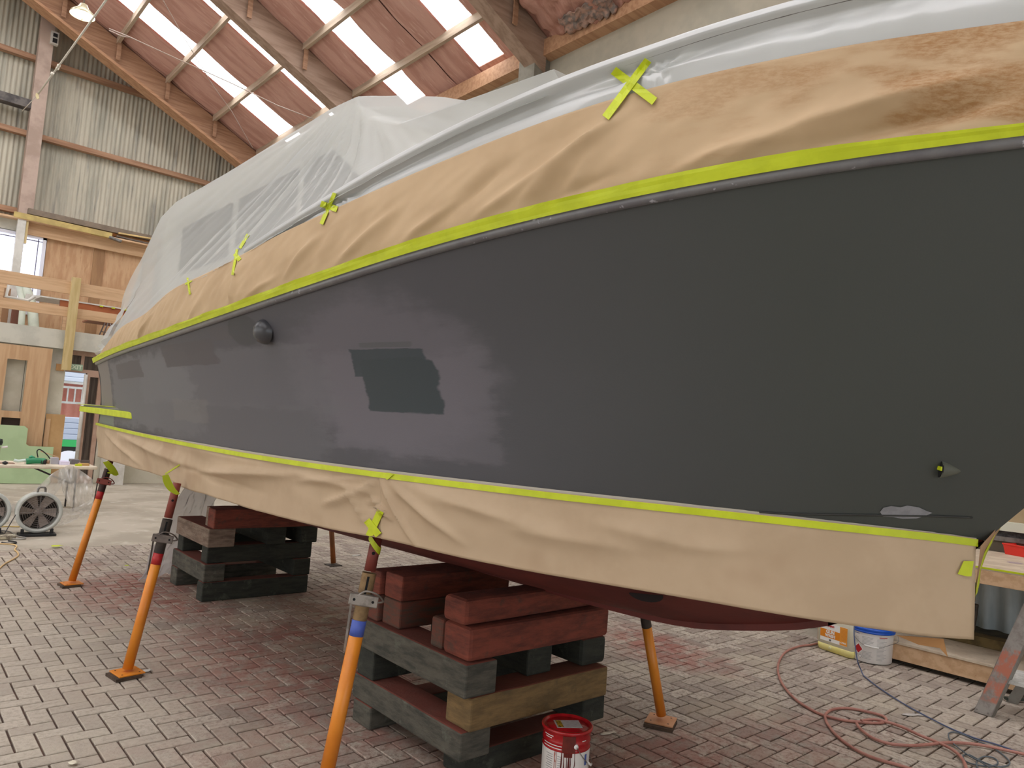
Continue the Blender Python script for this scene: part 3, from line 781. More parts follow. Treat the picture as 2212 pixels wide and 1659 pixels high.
# through hull fitting (dome) and scoop
q = hit(BVH_H, 575, 716)
dm = MB(); nrm = Vector((-1, 0.0, -0.1)).normalized()
dm.lathe([(0.062, 0.0), (0.06, 0.018), (0.05, 0.04), (0.032, 0.056), (0.012, 0.063), (0.001, 0.064)], q+Vector((0.004, 0, 0)), 24, nrm)
dm.build('skin_fitting', mat('dark_primer', (66, 66, 70), rough=0.3), boat, label='round domed dark grey fitting')
q = hit(BVH_H, 2048, 1016)
q2 = hit(BVH_H, 2078, 1018); q3 = hit(BVH_H, 2028, 1012)
dv = (q2-q3).normalized(); oo = q3.copy()
nb = -ray(2048, 1016).normalized(); nb = (nb-dv*nb.dot(dv)).normalized(); up = dv.cross(nb).normalized()
L_ = (q2-q3).length
mb = MB(); vs = []; NN = 12
for i in range(NN+1):
    t = i/NN; r = 0.030*(1-t)**0.7+0.001
    for j in range(9):
        a = PI*j/8
        vs.append(oo+dv*(L_*t)+up*(r*math.cos(a))+nb*(r*math.sin(a)*0.9-0.004))
mb.add(vs, [(9*i+j, 9*i+j+1, 9*i+j+10, 9*i+j+9) for i in range(NN) for j in range(8)], True)
mb.build('water_scoop', mat('olive_primer', (84, 86, 76), rough=0.5), boat, label='small half round scoop fitting, pointed forward')
mb = MB(); mb.prism([oo-dv*0.001+up*(0.026*math.cos(PI*j/8))+nb*(0.024*math.sin(PI*j/8)) for j in range(9)], dv*0.004); mb.build('scoop_mouth', M_black, boat)
mb = MB(); mb.bar(oo-dv*0.003-up*0.002, oo-dv*0.003+nb*0.022+up*0.0, 0.004, 0.012); mb.build('tape_scrap', M_tape, boat)
# knuckle line low on the bow
pts = [hit(BVH_H, x, y, 0.002) for x, y in ((1640, 1106), (1700, 1110), (1760, 1111), (1820, 1112), (1900, 1113), (1980, 1114), (2050, 1116), (2100, 1118))]
pts = [p for p in pts if p]
MB().tube(smooth_path(pts, 4), 0.0035, 6).build('spray_knuckle', mat('dark_knuckle', (44, 44, 42), rough=0.6), boat)
# pale filler patch on the knuckle
def decal(pts_px, bvh, lift, m, name, parent=None, **kw):
    P_ = [hit(bvh, x, y, lift) for x, y in pts_px]; P_ = [p for p in P_ if p]
    c = sum(P_, Vector())/len(P_); mb = MB(); n = len(P_)
    cp = toimg(*c); ch = hit(bvh, cp[0], cp[1], lift) or c
    mid = [ch+(p-ch)*0.5 for p in P_]
    mid = [(lambda q: (hit(bvh, toimg(*q)[0], toimg(*q)[1], lift) or q))(q) for q in mid]
    mb.add([ch]+mid+P_, [(0, 1+i, 1+(i+1) % n) for i in range(n)]+[(1+i, 1+n+i, 1+n+(i+1) % n, 1+(i+1) % n) for i in range(n)], True)
    return mb.build(name, m, parent, **kw)
decal([(1901, 1106), (1908, 1097), (1925, 1093), (1945, 1096), (1960, 1092), (1985, 1096), (2000, 1103), (2014, 1108), (2000, 1114), (1980, 1120), (1950, 1121), (1930, 1117), (1908, 1116)], BVH_H, 0.003, mat('pale_grey_filler', (140, 140, 146), (128, 128, 134), 30, rough=0.6), 'filler_patch', boat)

# ------------------------------------------------------------------ masking paper, film, tape
def fold_noise(y, z, s, ang, seedv=0.0):
    a = y*math.cos(ang)+z*math.sin(ang); c = -y*math.sin(ang)+z*math.cos(ang)
    return fnz(a*s*0.28, c*s, seedv)
def paper_mat():
    t = NT('brown_masking_paper_upper'); t.b.inputs['Roughness'].default_value = 0.7
    p = t.pos(); n = t.noise(p, 3, 4)
    col = t.mix(t.ramp(n, .35, .65), lin((190, 162, 127)), lin((180, 152, 117)))
    g = t.N.new('ShaderNodeNewGeometry'); s = t.n('ShaderNodeSeparateXYZ'); t.l(g.outputs['Position'], s.inputs[0])
    f = t.n('ShaderNodeMapRange'); f.inputs[1].default_value = 1.6; f.inputs[2].default_value = 0.7; t.l(s.outputs[1], f.inputs[0])
    # oily blotches where the paper touches the wet film, forward only
    fib = t.ramp(t.noise(t.pos((1, 14, 40)), 3.0, 5, .7), .35, .65)
    bl = t.ramp(t.noise(t.pos((1, .9, 3.2)), 2.2, 3, .5), .47, .6)
    a = t.math('MULTIPLY', f.outputs[0], t.math('MULTIPLY', bl, t.math('ADD', .35, t.math('MULTIPLY', fib, .5))))
    col = t.mix(a, col, lin((146, 100, 48)))
    t.l(col, t.b.inputs['Base Color']); return t.m
M_pap_up = paper_mat()
def crease(y, z, ya, za, yb, zb, w, amp):
    """a ridge running from one point to another"""
    dy, dz = yb-ya, zb-za; L = math.hypot(dy, dz); t = ((y-ya)*dy+(z-za)*dz)/(L*L)
    if t < -0.1 or t > 1.1: return 0
    d = ((y-ya)*dz-(z-za)*dy)/L
    return amp*0.9*math.exp(-(abs(d)/(w*0.62))**1.5)*max(0, math.sin(PI*min(1, max(0, (t+0.1)/1.2))))
def pyz(px, py): q = plan_hit(px, py, bs); return q.y, q.z
CREASES = []
for (xa, ya_, xb, yb_, w, am) in [(1130, 440, 1350, 235, .05, .028), (1000, 500, 1240, 330, .035, .02), (1130, 470, 1320, 380, .03, -.018), (1440, 385, 1640, 300, .03, .02), (1530, 370, 1800, 250, .045, .03), (1760, 270, 2160, 160, .05, .035), (1700, 340, 2180, 215, .035, -.03), (1900, 330, 2200, 300, .03, .02),
                                  (620, 600, 690, 510, .035, .018), (720, 590, 860, 450, .04, .022), (840, 560, 1000, 430, .035, .02), (500, 680, 520, 570, .04, .02), (520, 660, 600, 600, .03, .016), (400, 720, 440, 640, .035, .016), (300, 740, 330, 680, .03, .02), (1220, 440, 1290, 330, .03, .016), (930, 500, 1100, 350, .05, -.022), (1350, 420, 1420, 380, .04, .015), (1240, 330, 1330, 260, .02, .012)]:
    CREASES.append((*pyz(xa, ya_), *pyz(xb, yb_), w, am))
def upper_paper(u, v, lift=0.0):
    y = 8.12+(-0.2-8.12)*u
    z0 = zs(y)+0.01; z1 = zp(y); z = z0+(z1-z0)*v
    bow = 0.010*math.sin(PI*v)
    n = 0.010*fold_noise(y, z, 5.0, -0.7)+0.007*fold_noise(y, z, 13, -0.9, 4)+0.003*fold_noise(y, z, 26, -0.5, 6)+0.002*fnz(y*12, z*12, 1)
    n += 1.25*sum(crease(y, z, *c) for c in CREASES)
    env = min(1, v*4)**1.3*min(1, (1-v)*4)
    return Vector((XC-bs(y)-0.012-bow-n*env-lift+0.03*v, y, z))
mb = MB(); mb.grid(420, 44, lambda u, v: upper_paper(u, v))
BVH_UP = BVHTree.FromPolygons([tuple(p) for p in mb.v], mb.f)
up_paper = mb.build('masking_paper', M_pap_up, label='brown masking paper wrapped along the boat above the hull, between lime tape and clear film', cat='paper', solid=0.0012)
# lower paper skirts
L_PX = [(205, 985), (252, 1000), (351, 1030), (391, 1053), (451, 1071), (581, 1110), (677, 1136), (791, 1159), (826, 1159), (922, 1189), (1045, 1216), (1300, 1261), (1500, 1293), (1712, 1329), (1900, 1355), (2042, 1377), (2092, 1378)]
def bl(y): return max(0.0, bw(y)-0.02)
ZL = smooth_tab(curve(L_PX, bl), .15)
M_pap_lo = mat('brown_masking_paper_skirt', (190, 166, 138), (182, 158, 130), 2.5, rough=0.75, c3=(176, 150, 122), s3=1.8, lo3=.55, hi3=.7)
def pyl(px, py): q = plan_hit(px, py, bl); return q.y, q.z
LCR = []
for (xa, ya_, xb, yb_, w, am) in [(260, 935, 420, 1010, .05, .03), (330, 945, 600, 1005, .03, .025), (420, 1020, 640, 1025, .035, .03), (400, 1010, 560, 1060, .035, -.02), (640, 1020, 800, 1060, .03, .02), (650, 1040, 835, 1030, .02, .018), (700, 1090, 800, 1060, .025, .02),
                                  (760, 1050, 790, 1130, .02, .022), (790, 1060, 835, 1025, .012, .03), (835, 1035, 900, 1180, .02, .02), (845, 1030, 1000, 1170, .03, .02), (850, 1028, 1200, 1150, .04, .016), (812, 1075, 850, 1120, .012, .03), (800, 1070, 812, 1110, .01, -.02), (1100, 1140, 1400, 1190, .05, .016), (1300, 1130, 1560, 1190, .05, .02), (1480, 1180, 1640, 1190, .03, .016), (1800, 1290, 1900, 1270, .03, .014), (1950, 1230, 2110, 1185, .012, .01), (1980, 1240, 2112, 1190, .02, .01), (1700, 1240, 2000, 1260, .06, .012), (230, 930, 300, 1000, .03, .02)]:
    LCR.append((*pyl(xa, ya_), *pyl(xb, yb_), w, am))
def lower_paper(y0, y1, lift):
    def fn(u, v):
        y = y0+(y1-y0)*u
        z0 = zw(y)+0.004; z1 = interp(ZL, y); z = z0+(z1-z0)*v
        n = 0.014*fold_noise(y, z, 5, 0.2, 7)+0.010*fnz(y*3.2, z*4, 5)+0.004*fnz(y*11, z*11, 2)
        n += 1.5*sum(crease(y, z, *c) for c in LCR)
        env = min(1, v*3.2)**1.4
        taper = min(1, max(0.15, (y-0.73)/1.2))
        return Vector((XC-bw(y)-0.006-n*env*taper+0.03*v*taper-lift, y, z))
    return fn
ysplit = plan_hit(836, 1100, bl).y
mb = MB(); mb.grid(200, 30, lower_paper(8.10, ysplit-0.03, 0.0)); verts_a = (list(mb.v), list(mb.f))
mb.build('masking_paper', M_pap_lo, label='brown paper skirt hanging under the stern half of the hull', cat='paper', solid=0.0012)
mb2 = MB(); mb2.grid(220, 30, lower_paper(ysplit+0.02, 0.745, 0.006)); k = len(verts_a[0])
BVH_LO = BVHTree.FromPolygons([tuple(p) for p in verts_a[0]+mb2.v], verts_a[1]+[[i+k for i in f] for f in mb2.f])
mb2.build('masking_paper', M_pap_lo, label='brown paper skirt hanging under the bow half of the hull', cat='paper', solid=0.0012)
# folded return around the stem
e0 = Vector((XC-0.02, 0.73, zw(.73)))
mb = MB()
sa = [atx(2118, 1180, 2.66), atx(2150, 1150, 2.70), atx(2166, 1127, 2.71)]
sb = [atx(2106, 1300, 2.72), atx(2113, 1225, 2.76), atx(2167, 1128, 2.74)]
mb.grid(6, 4, lambda u, v: (lambda A, B: A.lerp(B, v))(sa[0].lerp(sa[2], u), (sb[0].lerp(sb[1], u*2) if u < .5 else sb[1].lerp(sb[2], u*2-1))))
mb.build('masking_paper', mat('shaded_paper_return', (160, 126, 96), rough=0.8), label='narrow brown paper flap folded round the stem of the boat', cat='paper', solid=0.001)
q = [atx(1935, 1372, 2.55), atx(2038, 1380, 2.6), atx(2047, 1419, 2.62), atx(2030, 1400, 2.6), atx(1985, 1393, 2.58)]
mb = MB(); mb.prism(q, (0.0015, 0, 0)); mb.build('masking_paper', mat('amber_paper_scrap', (176, 128, 80), rough=0.7), label='loose torn brown paper point under the bow skirt', cat='paper')

# clear film over the bow rail, tucked behind the paper
M_film = film('milky_masking_film', (216, 217, 215), 0.06, 0.35, 0.35)
M_film2 = film('cabin_masking_film', (212, 212, 208), 0.36, 0.28, 0.3)
def railfilm(u, v):
    y = R_END+(-0.2-R_END)*u
    x = XC-max(0, bs(y)-0.05); z = zr(y)
    paper_x = XC-bs(y)+0.03; zb = zp(y)-0.05
    P_ = [(x+0.10, z-0.14), (x+0.035, z-0.04), (x+0.026, z-0.015), (x+0.012, z+0.006), (x-0.008, z+0.012), (x-0.024, z+0.0), (x-0.029, z-0.02), (x-0.010, z-0.040), (x+0.004, z-0.050), (x-0.004, z-0.075), (x*.5+paper_x*.5-.012, z-(z-zb)*0.5), (paper_x-.008, zb)]
    k = v*(len(P_)-1); i = min(int(k), len(P_)-2); t = k-i
    px_, pz_ = P_[i][0]*(1-t)+P_[i+1][0]*t, P_[i][1]*(1-t)+P_[i+1][1]*t
    w = max(0, (v-0.65)/0.35); w = w*(1-w)*4
    n = 0.003*fold_noise(y, pz_, 22, -0.9, 2)+0.004*fold_noise(y, pz_, 7, -0.8, 9)
    for cx_ in XS_Y: n += 0.009*math.exp(-((y-cx_[0])/0.25)**2)*math.sin((math.atan2(pz_-cx_[1], y-cx_[0]))*15)
    return Vector((px_-n*w, y, pz_))
XS_Y = [pyz(1390, 150), pyz(722, 420), pyz(530, 520)]
mb = MB(); mb.grid(340, 44, railfilm)
BVH_RF = BVHTree.FromPolygons([tuple(p) for p in mb.v], mb.f)
mb.build('masking_film', M_film, label='milky plastic film stretched over the bow rail above the brown paper', cat='plastic film')
# film over the cabin
ST = [  # y on rail, near roof edge, centre
    (8.10, (1.66, 8.10, 2.16), (XC, 8.12, 2.2)),
    (7.9, (1.68, 7.80, 2.28), (XC, 7.9, 2.5)),
    (7.7, (1.70, 7.56, 2.42), (XC, 7.7, 2.8)),
    (7.5, (1.74, 7.40, 2.80), (XC, 7.5, 3.1)),
    (7.3, (1.78, 7.26, 3.15), (XC, 7.3, 3.35)),
    (7.0, (1.80, 7.02, 3.36), (XC, 7.05, 3.48)),
    (6.5, (1.80, 6.60, 3.42), (XC, 6.6, 3.54)),
    (5.6, (1.80, 5.40, 3.40), (XC, 5.4, 3.56)),
    (4.8, (1.80, 4.40, 3.40), (XC, 4.4, 3.60)),
    (4.0, (1.80, 3.75, 3.40), (XC, 3.75, 3.66)),
    (3.7, (1.81, 3.52, 3.39), (XC, 3.50, 3.68)),
    (3.2, (1.76, 3.25, 3.18), (XC, 3.20, 3.45)),
    (2.7, (1.66, 2.80, 2.98), (XC, 2.75, 3.1)),
    (2.2, (1.56, 2.25, 2.86), (XC, 2.2, 2.85)),
    (1.7, (1.60, 1.72, 2.84), (XC, 1.7, 2.8)),
]
def base_pt(y):
    if y <= R_END: z = zr(y)-0.05
    else:
        k = min(1, (y-R_END)/0.5); z = (zr(R_END)-0.05)*(1-k)+(zp(y)-0.02)*k
    return Vector((XC-max(0, bs(y)-0.015), y, z))
def cabinfilm(u, v):
    k = u*(len(ST)-1); i = min(int(k), len(ST)-2); t = k-i
    A, B = ST[i], ST[i+1]; T = Vector(A[1]).lerp(Vector(B[1]), t); C_ = Vector(A[2]).lerp(Vector(B[2]), t)
    yb = A[0]+(B[0]-A[0])*t; Bp = base_pt(yb)
    if v < 0.62:
        s = v/0.62; p = Bp.lerp(T, s)
        r = math.hypot(p.y-3.5, p.z-3.42); th = math.atan2(3.42-p.z, p.y-3.5)
        n = 0.034*fnz(th*9, r*0.6, 3)+0.022*fnz(th*26, r*0.8, 6)+0.008*fnz(th*60, r*1.2, 7)
        n += 0.008*fold_noise(p.y, p.z, 9, 1.9, 5)
        if p.y < 3.4: n *= max(0.3, (p.y-1.7)/1.7)
        n *= math.sin(PI*min(1, s*0.96+0.04))**0.6
        sag = 0.05*math.sin(PI*s)
        return Vector((p.x-n+sag, p.y+n*.3, p.z))
    s = (v-0.62)/0.38; p = T.lerp(C_, s); p.z += 0.02*math.sin(PI*s)+0.006*fnz(p.x*6, p.y*5, 2)*min(1, s*5)
    return p
mb = MB(); mb.grid(300, 70, cabinfilm)
BVH_CF = BVHTree.FromPolygons([tuple(p) for p in mb.v], mb.f)
k = len(mb.v)
mb.grid(80, 20, lambda u, v: (lambda p: Vector((2*XC-p.x, p.y, p.z)))(cabinfilm(u, v)))
# across the stern
mb.build('masking_film', M_film2, label='milky plastic film sheet tented over the cabin of the boat', cat='plastic film')
# second, looser layer at the stern quarter
def sternfilm(u, v):
    p = cabinfilm(0.02+0.28*u, 0.02+0.58*v)
    return Vector((p.x-0.03-0.03*math.sin(u*PI*3+v*2), p.y+0.02, p.z))
mb = MB(); mb.grid(50, 40, sternfilm); mb.build('masking_film', M_film2, label='second loose plastic film layer hanging at the stern quarter', cat='plastic film')

# tapes
def strip_px(name, top, bot, bvh, m, lift=0.004, n=None, **kw):
    """tape laid on a surface; top and bottom edges given along it"""
    T = smooth_path([(x, y, 0) for x, y in top], 8); B = smooth_path([(x, y, 0) for x, y in bot], 8)
    N = n or max(len(T), len(B))
    def samp(A, t):
        k = t*(len(A)-1); i = min(int(k), len(A)-2); return A[i].lerp(A[i+1], k-i)
    vs = []; ok = []
    for i in range(N+1):
        for j in range(3):
            a = samp(T, i/N); c = samp(B, i/N); q = a.lerp(c, j/2)
            h = hit(bvh, q.x, q.y, lift)
            vs.append(h)
    last = None
    for i in range(len(vs)):
        if vs[i] is None: vs[i] = vs[i-3] if i >= 3 and vs[i-3] is not None else None
    for i in range(len(vs)-1, -1, -1):
        if vs[i] is None: vs[i] = vs[min(i+3, len(vs)-1)] or vs[max(i-1, 0)]
    mb = MB(); mb.add(vs, [(3*i+j, 3*i+j+1, 3*i+j+4, 3*i+j+3) for i in range(N) for j in range(2)], False)
    return mb.build(name, m, solid=0.0015, **kw)
# sheer tape follows the sheer curve in the scene
TAPE_H = [(208, 9), (355, 11), (558, 14), (729, 18), (932, 22), (1100, 25), (1300, 29), (1500, 31), (1700, 30), (1886, 28), (2212, 23)]
ths = sorted((plan_hit(x, interp(S_PX, x), bs).y, (plan_hit(x, interp(S_PX, x)-h, bs).z-plan_hit(x, interp(S_PX, x), bs).z)) for x, h in TAPE_H)
ths = smooth_tab(ths, .5)
def sheer_tape(u, v):
    y = 8.14+(-0.22-8.14)*u; h = interp(ths, y)
    lump = 0.006*fnz(y*4, v*2, 1)+0.003*fnz(y*15, v, 2)
    return Vector((XC-bs(y)-0.028-0.016*v-lump*v, y, zs(y)+0.004+h*v+0.004*v*fnz(y*2.5, 0, 8)))
mb = MB(); mb.grid(260, 4, sheer_tape, False)
BVH_ST = BVHTree.FromPolygons([tuple(p) for p in mb.v], mb.f)
mb.build('masking_tape', M_tape, label='long lime tape strip along the sheer, top edge of the grey hull', cat='tape', solid=0.0012)
def wl_tape(u, v):
    y = 8.12+(0.74-8.12)*u; h = 0.023
    return Vector((XC-bw(y)-0.016-0.001*fnz(y*9, v, 3), y, zw(y)+0.002-h*v))
mb = MB(); mb.grid(220, 3, wl_tape, False)
mb.build('masking_tape', M_tape, label='long lime tape strip along the waterline, bottom edge of the grey hull', cat='tape', solid=0.0012)
# thin bare pale line between hull colour and the lower tape
def wl_line(u, v):
    y = 6.0+(0.745-6.0)*u; return Vector((XC-bw(y)-0.006, y, zw(y)+0.001+0.012*v*min(1, (6-y)/2+.2)))
mb = MB(); mb.grid(120, 1, wl_line); mb.build('boot_line', mat('pale_boot_line', (180, 172, 158), rough=0.5), boat)
def quad_tape(a, c, w, bvh, label, m=M_tape, lift=0.006, group=None):
    """straight tape piece from pixel a to pixel c, w pixels wide"""
    A = Vector((a[0], a[1], 0)); B = Vector((c[0], c[1], 0)); d = (B-A).normalized(); s = Vector((-d.y, d.x, 0))*(w/2)
    mid = (A+B)/2
    return strip_px('masking_tape', [(A+s)[:2], (mid+s)[:2], (B+s)[:2]], [(A-s)[:2], (mid-s)[:2], (B-s)[:2]], bvh, m, lift, n=10, label=label, cat='tape', group=group)
k1 = len(mb.v)
# combined surface of paper and rail film for the crosses
def join_bvh(*mbs):
    V, F = [], []
    for vv, ff in mbs:
        k = len(V); V += [tuple(p) for p in vv]; F += [[i+k for i in f] for f in ff]
    return BVHTree.FromPolygons(V, F)
g1 = MB().grid(200, 20, lambda u, v: upper_paper(u, v)); g2 = MB().grid(200, 30, railfilm); g3 = MB().grid(150, 40, cabinfilm)
BVH_ALL = join_bvh((g1.v, g1.f), (g2.v, g2.f), (g3.v, g3.f))
quad_tape((1325, 152), (1414, 219), 19, BVH_ALL, 'lime tape piece falling right in the large cross near the bow', lift=0.012)
quad_tape((1400, 130), (1308, 254), 17, BVH_ALL, 'longer lime tape piece rising right in the large cross near the bow', lift=0.016)
quad_tape((693, 440), (728, 452), 13, BVH_ALL, 'short level lime tape piece of the second cross, amidships', lift=0.012)
quad_tape((723, 417), (694, 484), 8, BVH_ALL, 'long steep lime tape piece of the second cross, amidships', lift=0.016)
quad_tape((536, 506), (518, 536), 6, BVH_ALL, 'lime tape piece pinning film to rail above the third cross', lift=0.016)
quad_tape((507, 548), (518, 562), 9, BVH_ALL, 'short lime tape piece of the third cross, towards the stern', lift=0.012)
quad_tape((512, 538), (502, 594), 5, BVH_ALL, 'long lime tape piece of the third cross, towards the stern', lift=0.016)
quad_tape((400, 614), (414, 606), 4, BVH_ALL, 'short lime tape piece of the smallest cross, nearest the stern', lift=0.012)
quad_tape((405, 600), (410, 636), 4, BVH_ALL, 'upright lime tape piece of the smallest cross, nearest the stern', lift=0.016)
# lower pieces
quad_tape((822, 1104), (797, 1158), 15, BVH_LO, 'lime tape piece rising right in the cross over the nearest prop', lift=0.012)
quad_tape((792, 1124), (818, 1156), 15, BVH_LO, 'lime tape piece falling right in the cross over the nearest prop', lift=0.016)
quad_tape((832, 1032), (846, 1020), 13, BVH_LO, 'small lime tape tab at the pleat beside the waterline tape', lift=0.012)
quad_tape((388, 1004), (357, 1024), 3, BVH_LO, 'thin lime tape thread on the skirt above the second prop', lift=0.008)
strip_px('masking_tape', [(2082, 1212), (2098, 1212), (2112, 1213)], [(2069, 1240), (2090, 1245), (2113, 1243)], BVH_LO, M_tape, 0.01, n=6, label='wide lime tape tab on the skirt corner at the bow', cat='tape')
mb = MB()
pth = [((2170, 1125), (2163, 1130)), ((2150, 1158), (2142, 1166)), ((2130, 1198), (2121, 1204)), ((2118, 1232), (2113, 1236)), ((2115, 1262), (2108, 1262)), ((2111, 1280), (2104, 1284)), ((2104, 1292), (2102, 1292))]
vs = []
for a, c in pth: vs += [atx(*a, 2.75), atx(*c, 2.72)]
mb.add(vs, [(2*i, 2*i+1, 2*i+3, 2*i+2) for i in range(len(pth)-1)], True)
mb.build('masking_tape', M_tape, label='curled lime tape strip running down from the stem', cat='tape', solid=0.0015)
# tape wrapped on the strake
mb = MB(); mb.bar((1.565, q0.y-0.0, q0.z+0.005), (1.585, 8.32, q1.z+0.015), 0.03, 0.055); mb.build('masking_tape', M_tape, label='lime tape wrapped along the strake by the stern', cat='tape', bevel=0.006)
mb = MB(); mb.bar((1.60, 8.32, q1.z+0.06), (1.64, 7.0, q1.z+0.055), 0.10, 0.004); mb.build('masking_tape', M_tape, label='flat lime tape end on top of the stern strake', cat='tape')

# ================================================================== PROPS
M_org = mat('orange_prop_paint', (224, 138, 42), (212, 124, 34), 3, rough=0.4, c3=(120, 96, 70), s3=14, lo3=0.7, hi3=0.73)
M_rust = mat('red_oxide_tube', (134, 62, 50), (116, 50, 40), 6, rough=0.55, bump=0.0005)
M_collar = mat('galvanised_collar', (150, 142, 134), (126, 118, 110), 20, rough=0.5, metal=0.3)
M_thread = mat('sandy_thread', (142, 114, 78), (118, 92, 62), 20, rough=0.7)
M_dkt = mat('dark_dirty_thread', (70, 60, 52), (54, 46, 42), 15, rough=0.7)
M_plate = mat('peach_plate_paint', (206, 150, 110), (196, 136, 92), 10, rough=0.5)
M_pad = mat('dark_wood_pad', (84, 66, 52), (64, 50, 40), 10, rough=0.85)
def prop(base, top, collar_t, label, band, r=0.030, near=True, plate_rot=0.0, thread=M_dkt, coll=M_collar, tube_col=None, plate=None, pad=True, inner=None, upto=1.0, psize=0.075):
    base = Vector(base); top = Vector(top); d = (top-base).normalized(); L = (top-base).length
    e = empty('adjustable_prop', base, label, 'prop', 'adjustable steel props under the boat')
    o = tube_col or M_org
    P_ = lambda t: base+d*(L*t)
    c, s = math.cos(plate_rot), math.sin(plate_rot)
    h = 0.018 if pad else 0.0
    mb = MB(); q = [(base.x+c*a-s*b_, base.y+s*a+c*b_, h) for a, b_ in ((-psize, -psize), (psize, -psize), (psize, psize), (-psize, psize))]
    mb.prism(q, (0, 0, 0.008)); pl = mb.build('base_plate', plate or o, e, bevel=0.002)
    mb = MB()
    for a, b_ in ((-.05, -.05), (.05, -.05), (.05, .05), (-.05, .05)):
        x, y = base.x+c*a-s*b_, base.y+s*a+c*b_; MB().lathe([(0.0001, 0.0004), (0.006, 0.0004)], (x, y, h+0.008), 10).build('bolt_hole', M_black, pl)
    ct = collar_t
    MB().tube([base+Vector((0, 0, h+.004)), P_(ct-0.20) if band is None else P_(ct-0.13)], r, 20).build('outer_tube', o, e)
    if band: MB().tube([P_(ct-0.14), P_(ct-0.08)], r*1.01, 20).build('colour_band', band, e)
    # threaded part with real rings
    pr = []; a0 = ct-0.08 if band else ct-0.2; n = 34
    for i in range(n+1):
        t = i/n; hh = L*(a0+(ct+0.10-a0)*t); pr += [(r*0.96, hh), (r*1.05, hh+0.002)]
    MB().lathe(pr, base, 18, d).build('threaded_sleeve', thread, e)
    sd = d.cross(Vector((0, 1, 0))).normalized(); fw = d.cross(sd).normalized()
    vw = (CAM-P_(ct)); vw = (vw-d*vw.dot(d)).normalized(); sv = d.cross(vw).normalized()
    mb = MB(); mb.tube([P_(ct+.11), P_(upto)], r*0.82, 16); mb.build('inner_tube', M_rust, e)
    mb = MB(); mb.bar(P_(ct+0.02)+vw*r*1.02, P_(ct+0.09)+vw*r*1.02, 0.010, 0.003, up=vw); mb.build('slot', M_black, e)
    mb = MB()
    mb.lathe([(r*1.0, -0.028), (r*1.45, -0.026), (r*1.5, 0.0), (r*1.45, 0.022), (r*1.0, 0.026)], P_(ct), 20, d)
    mb.bar(P_(ct)+vw*r*1.2-sv*r*2.0, P_(ct)+vw*r*1.2+sv*r*2.0, 0.046, r*1.0, up=vw)
    cl = mb.build('collar', coll, e, bevel=0.004)
    mb = MB()
    for sg in (-1, 1): MB().lathe([(0.0001, 0.001), (0.006, 0.001)], P_(ct)+vw*(r*1.2+r*.5)+sv*(sg*r*1.3), 10, vw).build('collar_hole', M_black, cl)
    mb = MB(); mb.tube(smooth_path([P_(ct+0.012)+vw*r*1.6-sv*0.03, P_(ct+.035)+vw*r*1.4+sv*0.0, P_(ct+.03)+vw*r*1.2+sv*0.05, P_(ct+.0)-vw*.02+sv*0.085, P_(ct-.01)-vw*.03+sv*0.06]), 0.0045, 6); mb.build('locking_pin', coll, e)
    if upto > .99 and plate is not M_plate and tube_col is None: mb = MB(); mb.bar(P_(ct-0.02)-sv*(r*1.6)*1, P_(ct-0.02)-sv*(r*2.0)-Vector((0, 0, 0.21))-d*0.0, 0.010, 0.012, up=vw); mb.build('handle', M_dkt if coll is not M_collar else M_collar, e)
    q = P_(0.92)+vw*r*0.83
    mb = MB(); mb.lathe([(0.0001, 0.001), (0.0075, 0.001)], P_((ct+.11+1)/2)+vw*r*0.82, 12, vw); mb.build('pin_hole', M_black, e)
    if pad:
        o = MB(); q = [(base.x-0.02+c*a-s*b_, base.y-.01+s*a+c*b_, 0.0) for a, b_ in ((-psize, -psize*1.05), (psize*.95, -psize*1.05), (psize*.95, psize), (-psize, psize))]
        o.prism(q, (0, 0, 0.017)); return e, o
    return e, None
M_bandr = mat('red_band', (176, 36, 38), rough=0.45); M_bandb = mat('blue_band', (72, 92, 176), (84, 104, 184), 10, rough=0.5)
b2 = atz(275, 1452, 0.02); t2 = aty(378, 1062, b2.y); t2 = t2+(t2-b2)*0.05
_, pd = prop(b2, t2, 0.70, 'second orange prop from the camera, red band, black thread', M_bandr, plate_rot=0.15, coll=mat('dark_collar', (112, 100, 92), (90, 80, 74), 15, rough=0.5))
tag(pd.build('wood_pad', M_pad), 'thin dark wood pad under the red banded middle prop plate', 'wood pad')
b1 = atz(155, 1260, 0.02); t1 = aty(237, 1002, b1.y); t1 = t1+(t1-b1)*0.06
_, pd = prop(b1, t1, 0.80, 'farthest near-side orange prop with red oxide head, by the stern', M_bandr, plate_rot=0.1, coll=M_rust, thread=mat('dark_brown_thread', (66, 42, 36), rough=.6))
tag(pd.build('wood_pad', M_pad), 'thin dark wood pad under the stern prop plate', 'wood pad')
t0 = Vector((1.735, 2.8, 1.12))
d0 = atz(722, 1659, 0.0)
# nearest prop: collar at (787, 1292), foot below the frame
cc = aty(786, 1294, 2.8); bb = t0+(cc-t0)*((t0.z-0.02)/(t0.z-cc.z))
_, pd = prop(bb, t0, (cc-bb).length/(t0-bb).length, 'nearest orange prop with blue band and sandy thread', M_bandb, thread=M_thread, r=0.031, pad=True)
tag(pd.build('wood_pad', M_pad), 'thin dark wood pad under the blue banded prop', 'wood pad')
